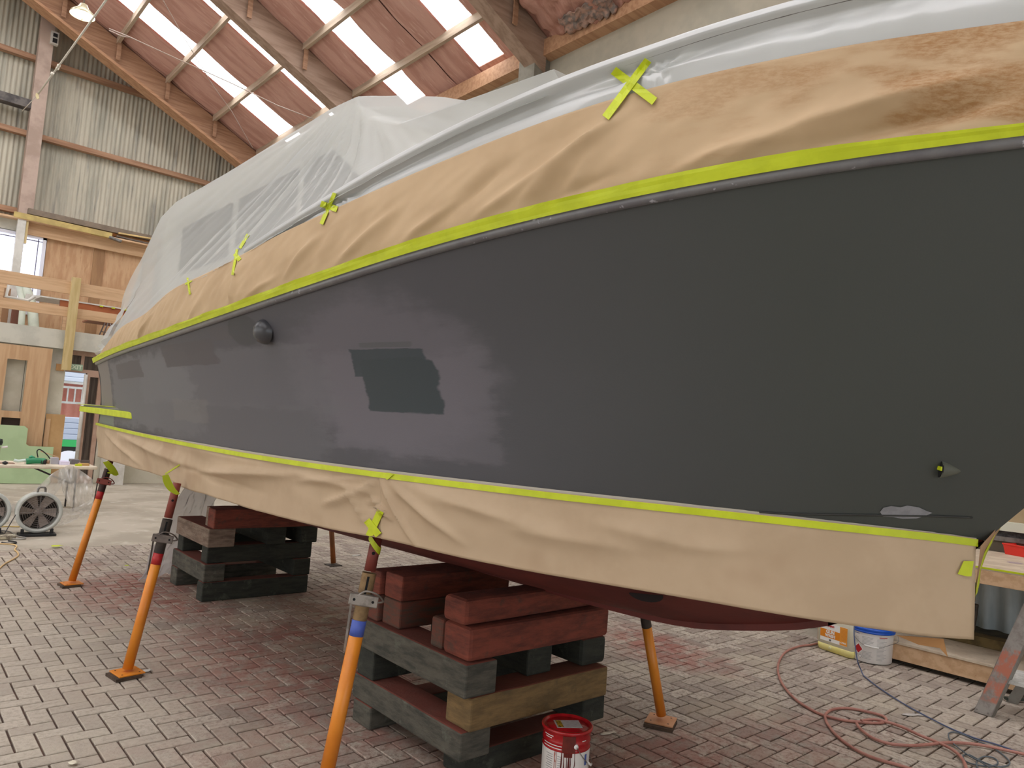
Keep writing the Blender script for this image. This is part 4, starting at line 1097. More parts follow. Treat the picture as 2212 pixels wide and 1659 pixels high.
# far side props
bA = atz(1428, 1552, 0.03); tA = atx(1392, 1300, bA.x-0.12)
tA = Vector((bA.x-0.13, aty(1392, 1330, bA.y).y, 1.12)); q = aty(1394, 1335, bA.y+.02)
tA = bA+(q-bA)*1.25
_, pd = prop(bA, tA, 0.93, 'far side plain orange prop beyond the near timber stack', None, r=0.028, plate=M_plate, plate_rot=0.45, psize=0.08)
tag(pd.build('wood_pad', M_pad), 'brown wood pad under the peach plate of the far side prop', 'wood pad')
bB = atz(720, 1217, 0.02); q = aty(716, 1143, bB.y); tB = bB+(q-bB)*1.9
M_orgr = mat('rusty_orange_paint', (168, 98, 46), (136, 84, 44), 7, rough=0.55)
prop(bB, tB, 0.95, 'small rusty far side prop behind the hull between the timber stacks', None, r=0.028, tube_col=M_orgr, plate=M_dkt, pad=False)
bC = atz(335, 1268, 0.02)
# tape wraps on the props
def wrap(c, d, r, label, w=0.03, turn=1.1, tilt=0.5):
    d = Vector(d).normalized(); u = d.orthogonal().normalized(); w_ = d.cross(u); mb = MB()
    def fn(a, v):
        th = a*2*PI*turn; return Vector(c)+d*(tilt*0.06*math.sin(th)+w*(v-0.5))+u*(math.cos(th)*r)+w_*(math.sin(th)*r)
    mb.grid(24, 2, fn, False); return mb.build('masking_tape', M_tape, label=label, cat='tape', solid=0.0015)
wrap((t0.x-0.009, t0.y, t0.z-0.035), t0-bb, 0.031, 'crumpled lime tape looped round the nearest prop head')
def ribbon(pts, w, label, side=(0, 0, 1)):
    P_ = smooth_path(pts, 6); mb = MB(); vs = []
    for i, p in enumerate(P_):
        t = i/(len(P_)-1); ww = w*(0.35+0.65*math.sin(PI*min(1, t*0.75+0.2)))
        s = Vector(side).normalized()
        vs += [p-s*ww/2, p+s*ww/2]
    mb.add(vs, [(2*i, 2*i+1, 2*i+3, 2*i+2) for i in range(len(P_)-1)], False)
    return mb.build('masking_tape', M_tape_d, label=label, cat='tape', solid=0.0015)
ribbon([aty(x, y, b2.y-0.10) for x, y in ((357, 1026), (362, 1042), (372, 1058), (385, 1068))], 0.045, 'lime tape tail from the skirt to the second prop head', side=(1, 0, .3))
ribbon([aty(x, y, b1.y-0.10) for x, y in ((228, 997), (238, 1008), (248, 1022), (252, 1027))], 0.06, 'lime tape tail from the skirt to the stern prop head', side=(1, 0, .3))
ribbon([aty(x, y, b1.y-0.1) for x, y in ((252, 1027), (246, 1023), (232, 1021))], 0.02, 'short lime tape loop behind the stern prop head', side=(0, 0, 1))

# ================================================================== TIMBER CRIBS
def timber_mat(name, c1, c2, red=0.0, c3=(112, 112, 100)):
    t = NT(name); t.b.inputs['Roughness'].default_value = 0.85
    g = t.pos((1, 1, 1)); p = t.pos((1.2, 1.2, 6))
    col = t.mix(t.ramp(t.noise(p, 5, 6, .7), .35, .68), lin(c1), lin(c2))
    col = t.mix(t.math('MULTIPLY', t.ramp(t.noise(g, 9, 5, .7), .56, .7), .6), col, lin(c3))
    if red:
        # red oxide overspray that fell on the upper faces
        nrm = t.N.new('ShaderNodeNewGeometry'); s = t.n('ShaderNodeSeparateXYZ'); t.l(nrm.outputs['Normal'], s.inputs[0])
        f = t.math('MULTIPLY', t.ramp(s.outputs[2], 0.5, 0.9), red)
        f = t.math('MULTIPLY', f, t.math('ADD', 0.6, t.math('MULTIPLY', t.noise(g, 6), 0.6)))
        col = t.mix(f, col, lin((124, 62, 50)))
    t.l(col, t.b.inputs['Base Color']); t.bump(t.math('ADD', t.noise(p, 30, 4, .7), t.noise(g, 14, 4, .7)), 0.004, 0.8)
    return t.m
T_grey = timber_mat('weathered_grey_timber', (94, 90, 80), (60, 60, 54), 1.0)
T_dark = timber_mat('dark_mossy_timber', (56, 58, 50), (38, 40, 36), 0.8, (88, 92, 80))
T_yel = timber_mat('yellowish_timber', (134, 108, 70), (104, 84, 54), 0.9, (90, 78, 56))
T_red = timber_mat('red_painted_timber', (134, 68, 52), (98, 50, 40), 0.0, (74, 60, 52))
T_redd = timber_mat('half_red_timber', (118, 62, 48), (82, 70, 60), 0.0, (70, 64, 56))
def timber(x0, x1, y0, y1, z0, z1, m, label, bev=0.010, skew=0.0, group=None):
    mb = MB(); nx = 5
    along_x = (x1-x0) > (y1-y0)
    L = (x1-x0) if along_x else (y1-y0)
    rnd = random.uniform(0, 50); vs = []; N = 6
    for i in range(N+1):
        t = i/N
        for a, c in ((0, 0), (1, 0), (1, 1), (0, 1)):
            j = 0.004*fnz(t*3, a*3+c*5, rnd); k = 0.003*fnz(t*4+9, a*2+c*3, rnd)
            if along_x: vs.append((x0+L*t, y0+(y1-y0)*a+j+skew*(t-.5), z0+(z1-z0)*c+k*(c)))
            else: vs.append((x0+(x1-x0)*a+j+skew*(t-.5), y0+L*t, z0+(z1-z0)*c+k*(c)))
    fs = [(0, 1, 2, 3) if along_x else (3, 2, 1, 0), tuple(4*N+i for i in ((3, 2, 1, 0) if along_x else (0, 1, 2, 3)))]
    for i in range(N):
        for j in range(4):
            a, c = 4*i+j, 4*i+(j+1) % 4
            fs.append((a, a+4, c+4, c) if along_x else (a, c, c+4, a+4))
    mb.add(vs, fs); return mb.build('timber_block', m, bevel=bev, label=label, cat='timber block', group=group)
N_ = 'near timber stack under the boat'; F_ = 'far timber stack under the boat'
X0 = 2.13
timber(2.22, 3.08, 2.66, 2.83, 0, .118, T_dark, 'lowest front timber of the near stack, behind the red pail', group=N_)
timber(X0, 3.09, 3.36, 3.54, 0, .118, T_grey, 'lowest back timber of the near stack, resting on the pavers', group=N_)
timber(2.95, 3.12, 2.6, 3.5, .12, .245, T_dark, 'second layer right hand timber of the near stack', group=N_)
timber(X0, 2.31, 2.595, 3.56, .12, .25, T_grey, 'second layer long grey left timber of the near stack', group=N_)
timber(X0+.03, 3.10, 2.575, 2.76, .252, .405, T_yel, 'yellowish front timber with dark end in the near stack', group=N_)
timber(X0, 3.09, 3.37, 3.53, .252, .405, T_dark, 'third layer back timber of the near stack', group=N_)
timber(2.11, 2.30, 2.57, 3.55, .408, .56, T_grey, 'wide grey left timber below the red painted blocks', group=N_)
timber(2.58, 2.75, 2.66, 3.5, .408, .555, T_dark, 'fourth layer middle timber of the near stack, end on', group=N_)
timber(2.94, 3.13, 2.62, 3.5, .408, .555, T_dark, 'fourth layer right timber with rounded mossy end, near stack', bev=0.025, group=N_)
timber(X0, 2.95, 3.37, 3.47, .562, .70, T_redd, 'lower back red block of the near stack, outer of the pair', group=N_)
timber(X0+.02, 2.95, 3.19, 3.355, .562, .70, T_redd, 'lower back red block of the near stack, inner of the pair', group=N_)
timber(X0, 2.9, 3.37, 3.48, .702, .825, T_red, 'upper back red block of the near stack, outer of the pair', group=N_)
timber(X0+.02, 2.9, 3.19, 3.355, .702, .832, T_red, 'upper back red block of the near stack, inner of the pair', group=N_)
timber(X0+.01, 2.5, 2.80, 2.90, .562, .705, T_redd, 'short red block end beside the big front red block', bev=0.014, group=N_)
timber(X0, 3.10, 2.585, 2.785, .562, .712, T_red, 'big red painted front block, third from top, rounded end', bev=0.022, group=N_)
timber(X0-.01, 3.07, 2.63, 2.80, .716, .835, T_red, 'topmost red painted front block of the near stack', bev=0.024, skew=.02, group=N_)
# far stack
X0 = 2.27
T_w = timber_mat('pale_splashed_timber', (150, 132, 116), (112, 92, 80), 1.0, (134, 106, 90))
timber(X0, 3.24, 6.38, 6.52, 0, .163, T_dark, 'lowest front mossy timber of the far stack', group=F_)
timber(X0, 3.24, 7.08, 7.25, 0, .163, T_grey, 'lowest back timber of the far stack', group=F_)
timber(X0, 2.45, 6.38, 7.25, .165, .318, T_grey, 'second layer long left timber of the far stack', group=F_)
timber(3.08, 3.25, 6.38, 7.25, .165, .318, T_dark, 'second layer right timber of the far stack', group=F_)
timber(X0+.02, 3.26, 6.40, 6.55, .32, .47, T_dark, 'third layer front timber of the far stack', group=F_)
timber(X0+.02, 3.2, 7.05, 7.2, .32, .47, T_dark, 'third layer back timber of the far stack', group=F_)
timber(X0-.02, 2.48, 6.30, 7.15, .472, .632, T_w, 'pale splashed left timber near the top of the far stack', group=F_)
timber(2.78, 2.96, 6.33, 7.1, .472, .63, T_dark, 'fourth layer middle timber of the far stack', group=F_)
timber(3.1, 3.27, 6.33, 7.1, .472, .63, T_dark, 'fourth layer right timber of the far stack', group=F_)
timber(X0-.0, 3.2, 6.26, 6.42, .634, .80, T_red, 'long red painted top block of the far stack', group=F_)
timber(X0+.02, 2.6, 6.45, 6.52, .634, .80, T_w, 'thin pale board end beside the red top block, far stack', group=F_, bev=.004)
timber(X0+.5, 3.2, 6.9, 7.05, .634, .79, T_dark, 'dark back top block of the far stack', group=F_)
# plastic draped behind the far stack
def drape(u, v):
    x = 2.2+0.45*u+0.12*v; y = 7.35+0.35*u-.1*v
    n = 0.07*fnz(u*6, v*5, 11)+0.03*fnz(u*17, v*13, 4)
    return Vector((x+n-0.18*(1-v)*(1-u), y+n, 0.02+0.9*v+0.03*fnz(u*8, v*8, 2)-0.12*u*v))
mb = MB(); mb.grid(40, 50, drape); mb.build('plastic_sheet', film('crumpled_clear_sheet', (222, 220, 222), 0.25, 0.15, .4), label='crumpled pale plastic sheet hanging beside the far timber stack', cat='plastic sheet')
# rods seen on the second prop (bent rebar handles)

# ================================================================== PAILS, CAN, HOSES
def depth(p): return toimg(*p)[2]
def diamond(c, right, up, s, m, name, parent, lift=0.0015, border=None):
    c = Vector(c); r = Vector(right).normalized(); u = Vector(up).normalized(); n = r.cross(u)
    if border: diamond(c, right, up, s*1.22, border, 'label_border', parent, lift*0.5)
    mb = MB(); mb.prism([c+n*lift+r*s, c+n*lift+u*s, c+n*lift-r*s, c+n*lift-u*s], n*0.0004); return mb.build(name, m, parent)
def cyl_pt(c, R, ang, z, lift=0.0): return Vector((c.x+(R+lift)*math.cos(ang), c.y+(R+lift)*math.sin(ang), z))
def cyl_patch(name, c, R, a0, a1, z0, z1, m, parent, lift=0.001, n=10, **kw):
    mb = MB(); R0, R1 = (R if isinstance(R, tuple) else (R, R))
    mb.grid(n, 1, lambda u, v: cyl_pt(c, R0+(R1-R0)*v, a0+(a1-a0)*u, z0+(z1-z0)*v, lift)); return mb.build(name, m, parent, **kw)
M_pred = mat('pail_red', (178, 28, 34), (160, 22, 30), 20, rough=0.25, coat=0.3)
M_pwhite = mat('pail_white', (238, 234, 230), (230, 226, 222), 6, rough=0.35)
M_drip = mat('dark_red_drip', (92, 26, 22), rough=0.35); M_dripd = mat('brown_red_smear', (112, 40, 30), (96, 34, 26), 20, rough=0.4)
M_ink = mat('grey_print', (150, 148, 150), rough=0.6); M_inkr = mat('red_print', (190, 40, 40), rough=0.6); M_inkb = mat('blue_print', (70, 90, 160), rough=0.6)
pc = atz(1226, 1560, 0.305); R = 53/FPX*depth(pc)
c = Vector((pc.x, pc.y, 0)); H = 0.30
pail = empty('paint_pail', c, 'red lidded white paint pail with dark red drips, in front of the near timber stack', 'paint pail')
MB().lathe([(0.001, 0), (R*0.93, 0), (R*0.95, 0.006), (R*0.96, H*0.70)], c, 48).build('body', M_pwhite, pail)
MB().lathe([(R*0.965, H*0.70), (R*0.985, H*.715), (R*0.965, H*.73), (R*0.965, H*0.80), (R*.985, H*.815), (R*0.965, H*.83), (R*.965, H*.95), (R*1.0, H*.965)], c, 48).build('upper_band', M_pred, pail)
MB().lathe([(R*.97, H*.95), (R*1.03, H*.955), (R*1.05, H*.98), (R*1.03, H*1.005), (R*.95, H*1.005), (R*.93, H*.975), (R*.82, H*.97), (R*.80, H*.985), (0.001, H*.985)], c, 48).build('lid', M_pred, pail)
va = math.atan2(-c.y, -c.x)   # towards the camera
vr = Vector((math.cos(va+PI/2), math.sin(va+PI/2), 0)); vf = Vector((math.cos(va), math.sin(va), 0))
lc = c+Vector((0, 0, H*.987))
lr = (vr*0.96-vf*0.25).normalized(); lu = Vector((0, 0, 1)).cross(lr)
mb = MB(); mb.prism([lc+lr*a+lu*b_ for a, b_ in ((-R*.5, -R*.38), (R*.55, -R*.38), (R*.55, R*.38), (-R*.5, R*.38))], (0, 0, 0.0012)); lb = mb.build('lid_label', mat('silvery_label', (196, 190, 190), (180, 174, 176), 60, rough=0.4), pail)
mb = MB(); mb.prism([lc+lr*a+lu*b_+Vector((0, 0, .0013)) for a, b_ in ((-R*.44, -R*.32), (-R*.22, -R*.32), (-R*.22, R*.34), (-R*.44, R*.34))], (0, 0, 0.0006)); mb.build('yellow_block', mat('mustard_print', (190, 150, 30), (60, 50, 20), 90, lo=.5, hi=.56, rough=0.5), lb)
# smear and drips
ang = lambda deg: va+math.radians(deg)
cyl_patch('smear', c, R*.985, ang(-8), ang(22), H*.71, H*.945, M_dripd, pail)
for a0, w, z0, z1 in ((-9, 2.2, .12, .72), (-3.5, 2.6, .02, .72), (3, 2, .05, .72), (8, 3, .10, .72), (12, 1.6, .30, .72), (22, 1.4, .44, .72), (-26, 2.6, .55, .7), (-26, 1.0, .12, .7), (-21.5, .9, .1, .7)):
    mb = MB(); rr = random.Random(int(a0*10))
    ph = rr.uniform(0, 6)
    mb.grid(1, 14, lambda u, v: cyl_pt(c, R*.955, ang(a0+(u-.5)*w*(1+.4*math.sin(v*9+ph))+1.3*math.sin(v*7+ph)*(1-v)), H*(z0+(z1-z0)*v), 0.002))
    mb.build('drip', M_drip if a0 > -20 else mat('pinkish_drip', (176, 110, 100), rough=.4), pail)
cyl_patch('smear', c, R*.957, ang(-4), ang(16), H*.64, H*.715, M_dripd, pail)
for z in (.74, .78): cyl_patch('white_stripe', c, R*.972, ang(-62), ang(-10), H*z, H*(z+.012), M_pwhite, pail)
for (a0, a1, z) in ((-60, -32, .90), (-56, -36, .87), (40, 52, .86)): cyl_patch('white_lettering_line', c, R*.975, ang(a0), ang(a1), H*z, H*(z+.012), M_pwhite, pail)
for k in range(14): cyl_patch('printed_line', c, (R*.952, R*.953), ang(-52 if k % 3 else -48), ang(-32), H*(.22+.032*k), H*(.22+.032*k+.01), M_ink, pail, lift=0.0008, n=5)
for k in range(12): cyl_patch('printed_line', c, (R*.952, R*.953), ang(-19), ang(-11), H*(.28+.032*k), H*(.28+.032*k+.008), M_ink, pail, lift=0.0008, n=4)
q = cyl_pt(c, R*.95, ang(-22), H*.13, .002); diamond(q, (math.cos(ang(-22)+PI/2), math.sin(ang(-22)+PI/2), 0), (0, 0, 1), 0.033, M_pred, 'hazard_diamond', pail)
cyl_patch('blue_mark', c, R*.957, ang(52), ang(60), H*.5, H*.66, M_inkb, pail)
q = cyl_pt(c, R*.985, ang(24), H*.80); nv = Vector((math.cos(ang(24)), math.sin(ang(24)), 0))
MB().lathe([(.001, .006), (.009, .005), (.011, .0)], q, 16, nv).build('handle_ear', M_pwhite, pail)
MB().tube(smooth_path([q+nv*.006, cyl_pt(c, R*1.03, ang(45), H*.62), cyl_pt(c, R*1.09, ang(66), H*.50), cyl_pt(c, R*1.06, ang(95), H*.48), cyl_pt(c, R*1.04, ang(140), H*.6), cyl_pt(c, R*1.0, ang(204), H*.8)]), 0.0018, 6).build('wire_handle', M_steel, pail)
MB().tube([cyl_pt(c, R*1.06, ang(56), H*.56), cyl_pt(c, R*1.10, ang(68), H*.49), cyl_pt(c, R*1.08, ang(78), H*.48)], 0.005, 8).build('handle_grip', M_pwhite, pail)

# white pail with blue lid
c = atz(1884, 1428, 0); c = Vector((c.x+.03, c.y+.02, 0)); R = 42.5/FPX*depth(c); H = 0.275
va = math.atan2(-c.y, -c.x); ang = lambda deg: va+math.radians(deg)
pail2 = empty('plastic_pail', c, 'white plastic pail with blue lid and hazard label, standing on the pavers', 'pail')
MB().lathe([(0.001, 0.004), (R*.90, 0.004), (R*0.93, 0.010), (R*0.99, H*.86)], c, 56).build('body', M_pwhite, pail2)
M_blue = mat('pail_blue_lid', (14, 84, 190), (10, 76, 180), 20, rough=0.3)
MB().lathe([(R*.98, H*.855), (R*1.05, H*.86), (R*1.06, H*.90), (R*1.03, H*.905), (R*1.04, H*.93), (R*1.06, H*.975), (R*1.03, H), (R*.9, H), (R*.88, H*.98), (.001, H*.98)], c, 56).build('lid', M_blue, pail2)
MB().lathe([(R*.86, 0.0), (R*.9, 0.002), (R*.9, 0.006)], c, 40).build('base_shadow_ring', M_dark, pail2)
Rz = lambda t: R*(.93+.06*t/.86)
def line2(a0, a1, t, h, m, nm='printed_line'):
    cyl_patch(nm, c, (Rz(t), Rz(t+h)), ang(a0), ang(a1), H*t, H*(t+h), m, pail2, lift=.0008, n=8)
rr = random.Random(3)
for k in range(17):
    t = .74-.038*k
    if t > .12 and not (.34 < t < .5): line2(-26, 6-rr.uniform(0, 10), t, .008, M_ink)
    if t > .12: line2(14, 44-rr.uniform(0, 14), t, .007, M_ink)
for k in range(6): line2(-62, -32-rr.uniform(0, 6), .70-.03*k, .006, M_ink)
line2(-62, -34, .80, .014, M_inkb); line2(20, 44, .77, .02, M_inkr)
q = cyl_pt(c, Rz(.36), ang(-37), H*.38, .003); rt = (math.cos(ang(-37)+PI/2), math.sin(ang(-37)+PI/2), 0)
diamond(q, rt, (0, 0, 1), 0.036, mat('hazard_red', (176, 22, 30), rough=.4), 'hazard_diamond', pail2, border=M_pwhite)
for da, zz in ((-45, .2), (-31, .17)):
    q = cyl_pt(c, Rz(.2), ang(da), H*zz, .002); rt = (math.cos(ang(da)+PI/2), math.sin(ang(da)+PI/2), 0)
    diamond(q, rt, (0, 0, 1), 0.014, M_ink, 'small_symbol', pail2); diamond(q, rt, (0, 0, 1), 0.010, M_pwhite, 'small_symbol_centre', pail2, lift=.0022)
hp = [cyl_pt(c, R*1.03, ang(-88), H*.82), cyl_pt(c, R*1.05, ang(-60), H*.74), cyl_pt(c, R*1.04, ang(-35), H*.60), cyl_pt(c, R*1.04, ang(-18), H*.52), cyl_pt(c, R*1.05, ang(0), H*.50), cyl_pt(c, R*1.06, ang(18), H*.50), cyl_pt(c, R*1.10, ang(45), H*.60), cyl_pt(c, R*1.2, ang(75), H*.68), cyl_pt(c, R*1.16, ang(85), H*.84)]
MB().tube(smooth_path(hp), 0.002, 6).build('wire_handle', M_steel, pail2)
MB().tube(smooth_path(hp[3:6]), 0.007, 10).build('handle_grip', mat('white_grip', (220, 216, 210), rough=.5), pail2)

# jerrycan
fl = atz(1766, 1400, 0); fr = atz(1836, 1424, 0); r = (fr-fl).normalized(); bk = Vector((-r.y, r.x, 0))
if bk.dot(fl) < 0: bk = -bk
Wd = (fr-fl).length*1.12; Dp = 0.26; Hc = 0.38
can = empty('jerrycan', fl, 'cream plastic can with orange GUN WASH label, left of the blue lidded pail', 'can')
o = fl-r*(Wd*.05)
def rbox(inset, z0, z1, rad, nm, m, sz=1.0):
    pr_ = []
    hw, hd = Wd/2-inset, Dp/2-inset; cc_ = o+r*(Wd/2)+bk*(Dp/2); K = 6
    def ring(z, k):
        out = []
        for sx, sy, a0 in ((1, 1, 0), (-1, 1, 90), (-1, -1, 180), (1, -1, 270)):
            for i in range(K+1):
                a = math.radians(a0+90*i/K); x = sx*(hw*k-rad)+rad*math.cos(a); y = sy*(hd*k-rad)+rad*math.sin(a)
                out.append(cc_+r*x+bk*y+Vector((0, 0, z)))
        return out
    prof_ = [(z0, .90), (z0+.008, .96), (z0+.03, 1.0)] if z0 < .01 else [(z0, 1.0)]
    prof_ += [(z1, 1.0)] if z1 < .3 else [(z1-.07, 1.0), (z1-.03, .95), (z1, .7)]
    vs = []; n = 4*(K+1)
    for z, k in prof_: vs += ring(z, k)
    fs = [(i*n+j, i*n+(j+1) % n, (i+1)*n+(j+1) % n, (i+1)*n+j) for i in range(len(prof_)-1) for j in range(n)]
    fs += [tuple(range(n-1, -1, -1)), tuple((len(prof_)-1)*n+j for j in range(n))]
    mb = MB(); mb.add(vs, fs, True); return mb.build(nm, m, can)
rbox(0, 0, .06, .035, 'liquid_part', mat('yellow_liquid_plastic', (224, 210, 120), (228, 216, 140), 8, rough=.35))
rbox(0, .06, Hc, .035, 'body', mat('cream_plastic', (244, 240, 218), (238, 234, 210), 4, rough=.4))
nf = -bk
def facept(a, z, lift=.002): return o+r*(Wd*a)+nf*lift+Vector((0, 0, z))
def faceq(a0, a1, z0, z1, m, nm, par, lift=.002):
    mb = MB(); mb.prism([facept(a0, z0, lift), facept(a1, z0, lift), facept(a1, z1, lift), facept(a0, z1, lift)], nf*.0005); return mb.build(nm, m, par)
lab = faceq(.12, .86, .085, .235, mat('label_white', (246, 244, 238), rough=.45), 'label', can)
M_lo = mat('label_orange', (232, 140, 22), rough=.45)
faceq(.12, .66, .115, .18, M_lo, 'orange_panel', lab, .003); faceq(.66, .86, .088, .232, mat('label_orange_light', (236, 158, 56), rough=.45), 'orange_side_panel', lab, .003)
for k in range(9): faceq(.68, .84, .13+.010*k, .1312+.010*k, M_pred if False else mat('label_line', (206, 110, 20), rough=.5), 'printed_line', lab, .0038)
M_ltr = mat('letter_white', (246, 244, 238), rough=.5)
text_mesh('lettering', 'GUN', .036, facept(.40, .163, .004), r, (0, 0, 1), M_ltr, lab, bold=.0016)
text_mesh('lettering', 'WASH', .033, facept(.40, .133, .004), r, (0, 0, 1), M_ltr, lab, bold=.0016)
text_mesh('lettering', 'WARNING', .019, facept(.37, .212, .004), r, (0, 0, 1), M_inkr, lab, bold=.0008)
text_mesh('lettering', '20', .018, facept(.40, .098, .004), r, (0, 0, 1), M_dark, lab, bold=.0006)
text_mesh('lettering', '6.77KG', .016, facept(.76, .108, .004), r, (0, 0, 1), M_ltr, lab, bold=.0006)
MB().lathe([(.001, .008), (.012, .008), (.014, .0)], facept(.40, .036, 0), 18, nf).build('bung', mat('pale_yellow_cap', (226, 220, 160), rough=.4), can)
cc_ = o+r*(Wd/2)+bk*(Dp/2)
MB().lathe([(.03, Hc-.01), (.03, Hc+.02), (.001, Hc+.022)], cc_+bk*.07, 18).build('cap', M_pwhite, can)
# grey drum behind the can
dc = atz(1742, 1372, 0)
tag(MB().lathe([(.001, 0), (.10, 0), (.105, .01), (.10, .03), (.10, .2), (.103, .21), (.10, .22), (.001, .22)], (dc.x+.35, dc.y+.2, 0), 28).build('tin', mat('dark_grey_tin', (88, 86, 82), rough=.4)), 'dark grey tin just behind the cream can, mostly hidden', 'tin')

def z2(o_, s, pts, h=0.008): return [atz(o_[0]+a/s, o_[1]+b_/s, h) for a, b_ in pts]
O2, S2 = (1640, 1240), 3.867
M_hose = mat('pink_rubber_hose', (176, 122, 108), (160, 106, 94), 12, rough=.55)
hs = empty('air_hose', z2(O2, S2, [(560, 1180)])[0], 'dusty pink rubber hose looping across the pavers at lower right', 'hose')
for k, L in enumerate(([(500, 575), (440, 590), (330, 605), (230, 645), (175, 710), (155, 790), (175, 880), (230, 970), (320, 1060), (430, 1130), (540, 1180), (700, 1220), (850, 1237), (1000, 1245), (1062, 1225), (1030, 1185), (900, 1150), (750, 1122), (620, 1130), (556, 1170), (560, 1230), (620, 1320), (720, 1410), (850, 1490), (1000, 1550), (1150, 1592), (1300, 1640), (1420, 1690)],
          [(815, 1247), (830, 1275), (870, 1315), (950, 1370), (1080, 1415), (1250, 1432), (1400, 1425), (1550, 1410), (1700, 1412), (1850, 1428), (2000, 1458), (2260, 1515)],
          [(850, 1226), (960, 1215), (1080, 1240), (1200, 1280), (1350, 1350), (1500, 1410), (1620, 1470), (1700, 1550), (1732, 1640), (1735, 1700)])):
    MB().tube(smooth_path(z2(O2, S2, L, .010+.004*k)), .0085, 10).build('hose_length', M_hose, hs)
M_bcab = mat('slate_blue_cable', (74, 86, 120), rough=.5); M_gcab = mat('grey_blue_cable', (92, 100, 106), rough=.5)
pts = z2(O2, S2, [(850, 800), (870, 845), (900, 872), (1000, 950), (1200, 1080), (1400, 1190), (1600, 1290), (1800, 1370), (2000, 1430), (2260, 1525)], .006)
bx = c+Vector((math.cos(ang(-50)), math.sin(ang(-50)), 0))*(R*1.08)
up_ = [atx(1846, 1345, 5.9), atx(1845, 1370, 5.88), atx(1848, 1400, 5.86), atx(1853, 1430, 5.84)]
MB().tube(smooth_path(up_+pts), .0045, 8).build('power_cable', M_bcab, label='slate blue cable hanging past the blue lidded pail and across the pavers', cat='cable')
gl = empty('extension_cable', z2(O2, S2, [(1900, 1570)])[0], 'loose coil of thin grey cable at the lower right corner', 'cable')
for k, L in enumerate(([(1580, 1332), (1620, 1320), (1700, 1340), (1800, 1385), (1950, 1450), (2060, 1530), (2092, 1580), (2040, 1608), (1950, 1600), (1850, 1560), (1760, 1512), (1705, 1515), (1720, 1560), (1800, 1590), (1920, 1605), (1985, 1590), (1990, 1560), (1950, 1532), (1880, 1525), (1830, 1548), (1815, 1590), (1840, 1640), (1900, 1700)],
          [(1580, 1332), (1590, 1380), (1650, 1440), (1750, 1515), (1850, 1570), (1960, 1640), (2040, 1700)])):
    MB().tube(smooth_path(z2(O2, S2, L, .006+.006*k)), .004, 8).build('cable_length', M_gcab, gl)
# small scraps on the floor
def scrap(px, py, w, l, rot, m, label, h=.004, name='paper_scrap', cat='scrap'):
    p = atz(px, py, 0); mb = MB(); cs, sn = math.cos(rot), math.sin(rot)
    mb.grid(6, 3, lambda u, v: Vector((p.x+cs*(u-.5)*l-sn*(v-.5)*w*(.5+abs(math.sin(u*4))), p.y+sn*(u-.5)*l+cs*(v-.5)*w*(.5+abs(math.sin(u*4))), h+.006*abs(fnz(u*4, v*3, px)))))
    mb.build(name, m, solid=.0015, label=label, cat=cat)
M_scr = mat('pale_scrap', (206, 194, 178), rough=.7)
scrap(1313, 1585, .022, .10, -.2, M_scr, 'pale twisted scrap on the pavers right of the red pail')
scrap(158, 1652, .03, .035, .8, mat('cream_chip', (222, 214, 192), rough=.6), 'small cream chip on the pavers at lower left', h=.01)
scrap(122, 1183, .07, .10, .4, M_tape, 'crumpled lime tape ball on the floor beyond the stern prop', h=.02, name='tape_scrap')
scrap(274, 1222, .03, .04, .2, M_tape, 'tiny lime tape bit on the pavers between the props', name='tape_scrap')
scrap(840, 1180, .04, .06, 0, M_tape, 'lime tape bit on the floor beyond the nearest prop head', name='tape_scrap')
scrap(770, 1200, .05, .12, 0, M_white, 'white paper slip on the floor behind the hull')
scrap(318, 1450, .03, .05, .3, M_white, 'white tag at the foot of the second prop')
scrap(134, 1267, .04, .05, .3, M_white, 'white tag at the foot of the stern prop')
scrap(1970, 1545, .03, .14, -.6, mat('clear_scrap', (190, 184, 178), rough=.3), 'thin clear scrap on the pavers beside the hose')

# ================================================================== RIGHT BENCH AND LADDER
BX = 6.33
zt = atx(2130, 1226, BX).z
zb0 = atx(1940, 1426, BX).z; zb1 = atx(1940, 1392, BX).z
bench = empty('workbench', (BX+.5, 1.2, 0), 'long pine workbench with lower shelf behind the bow', 'workbench')
M_btop = mat('worn_bench_top', (206, 190, 168), (186, 168, 146), 6, rough=.6, c3=(160, 140, 120), s3=14, lo3=.64, hi3=.72)
MB().box(BX, BX+1.36, -1.6, 2.95, zt-.02, zt).build('worktop', M_btop, bench)
MB().box(BX, BX+.045, -1.6, 2.95, zt-.125, zt-.021).build('front_rail', M_pine, bench, bevel=.003)
MB().box(BX-.002, BX+.01, -1.6, 2.95, zt-.012, zt+.001).build('tape_edge', M_tape, bench, label='lime tape edging')
MB().box(BX, BX+.045, -1.6, 2.95, zb0, zb1).build('shelf_rail', M_pine, bench, bevel=.003)
MB().box(BX-.01, BX+.7, -1.6, 2.95, zb1+.002, zb1+.022).build('shelf_board', M_btop, bench, bevel=.002)
for y in (-1.5, 2.9):
    MB().box(BX+.05, BX+.14, y-.045, y+.045, 0, zt-.02).build('leg', M_pine, bench); MB().box(BX+.8, BX+.89, y-.045, y+.045, 0, zt-.02).build('leg', M_pine, bench)
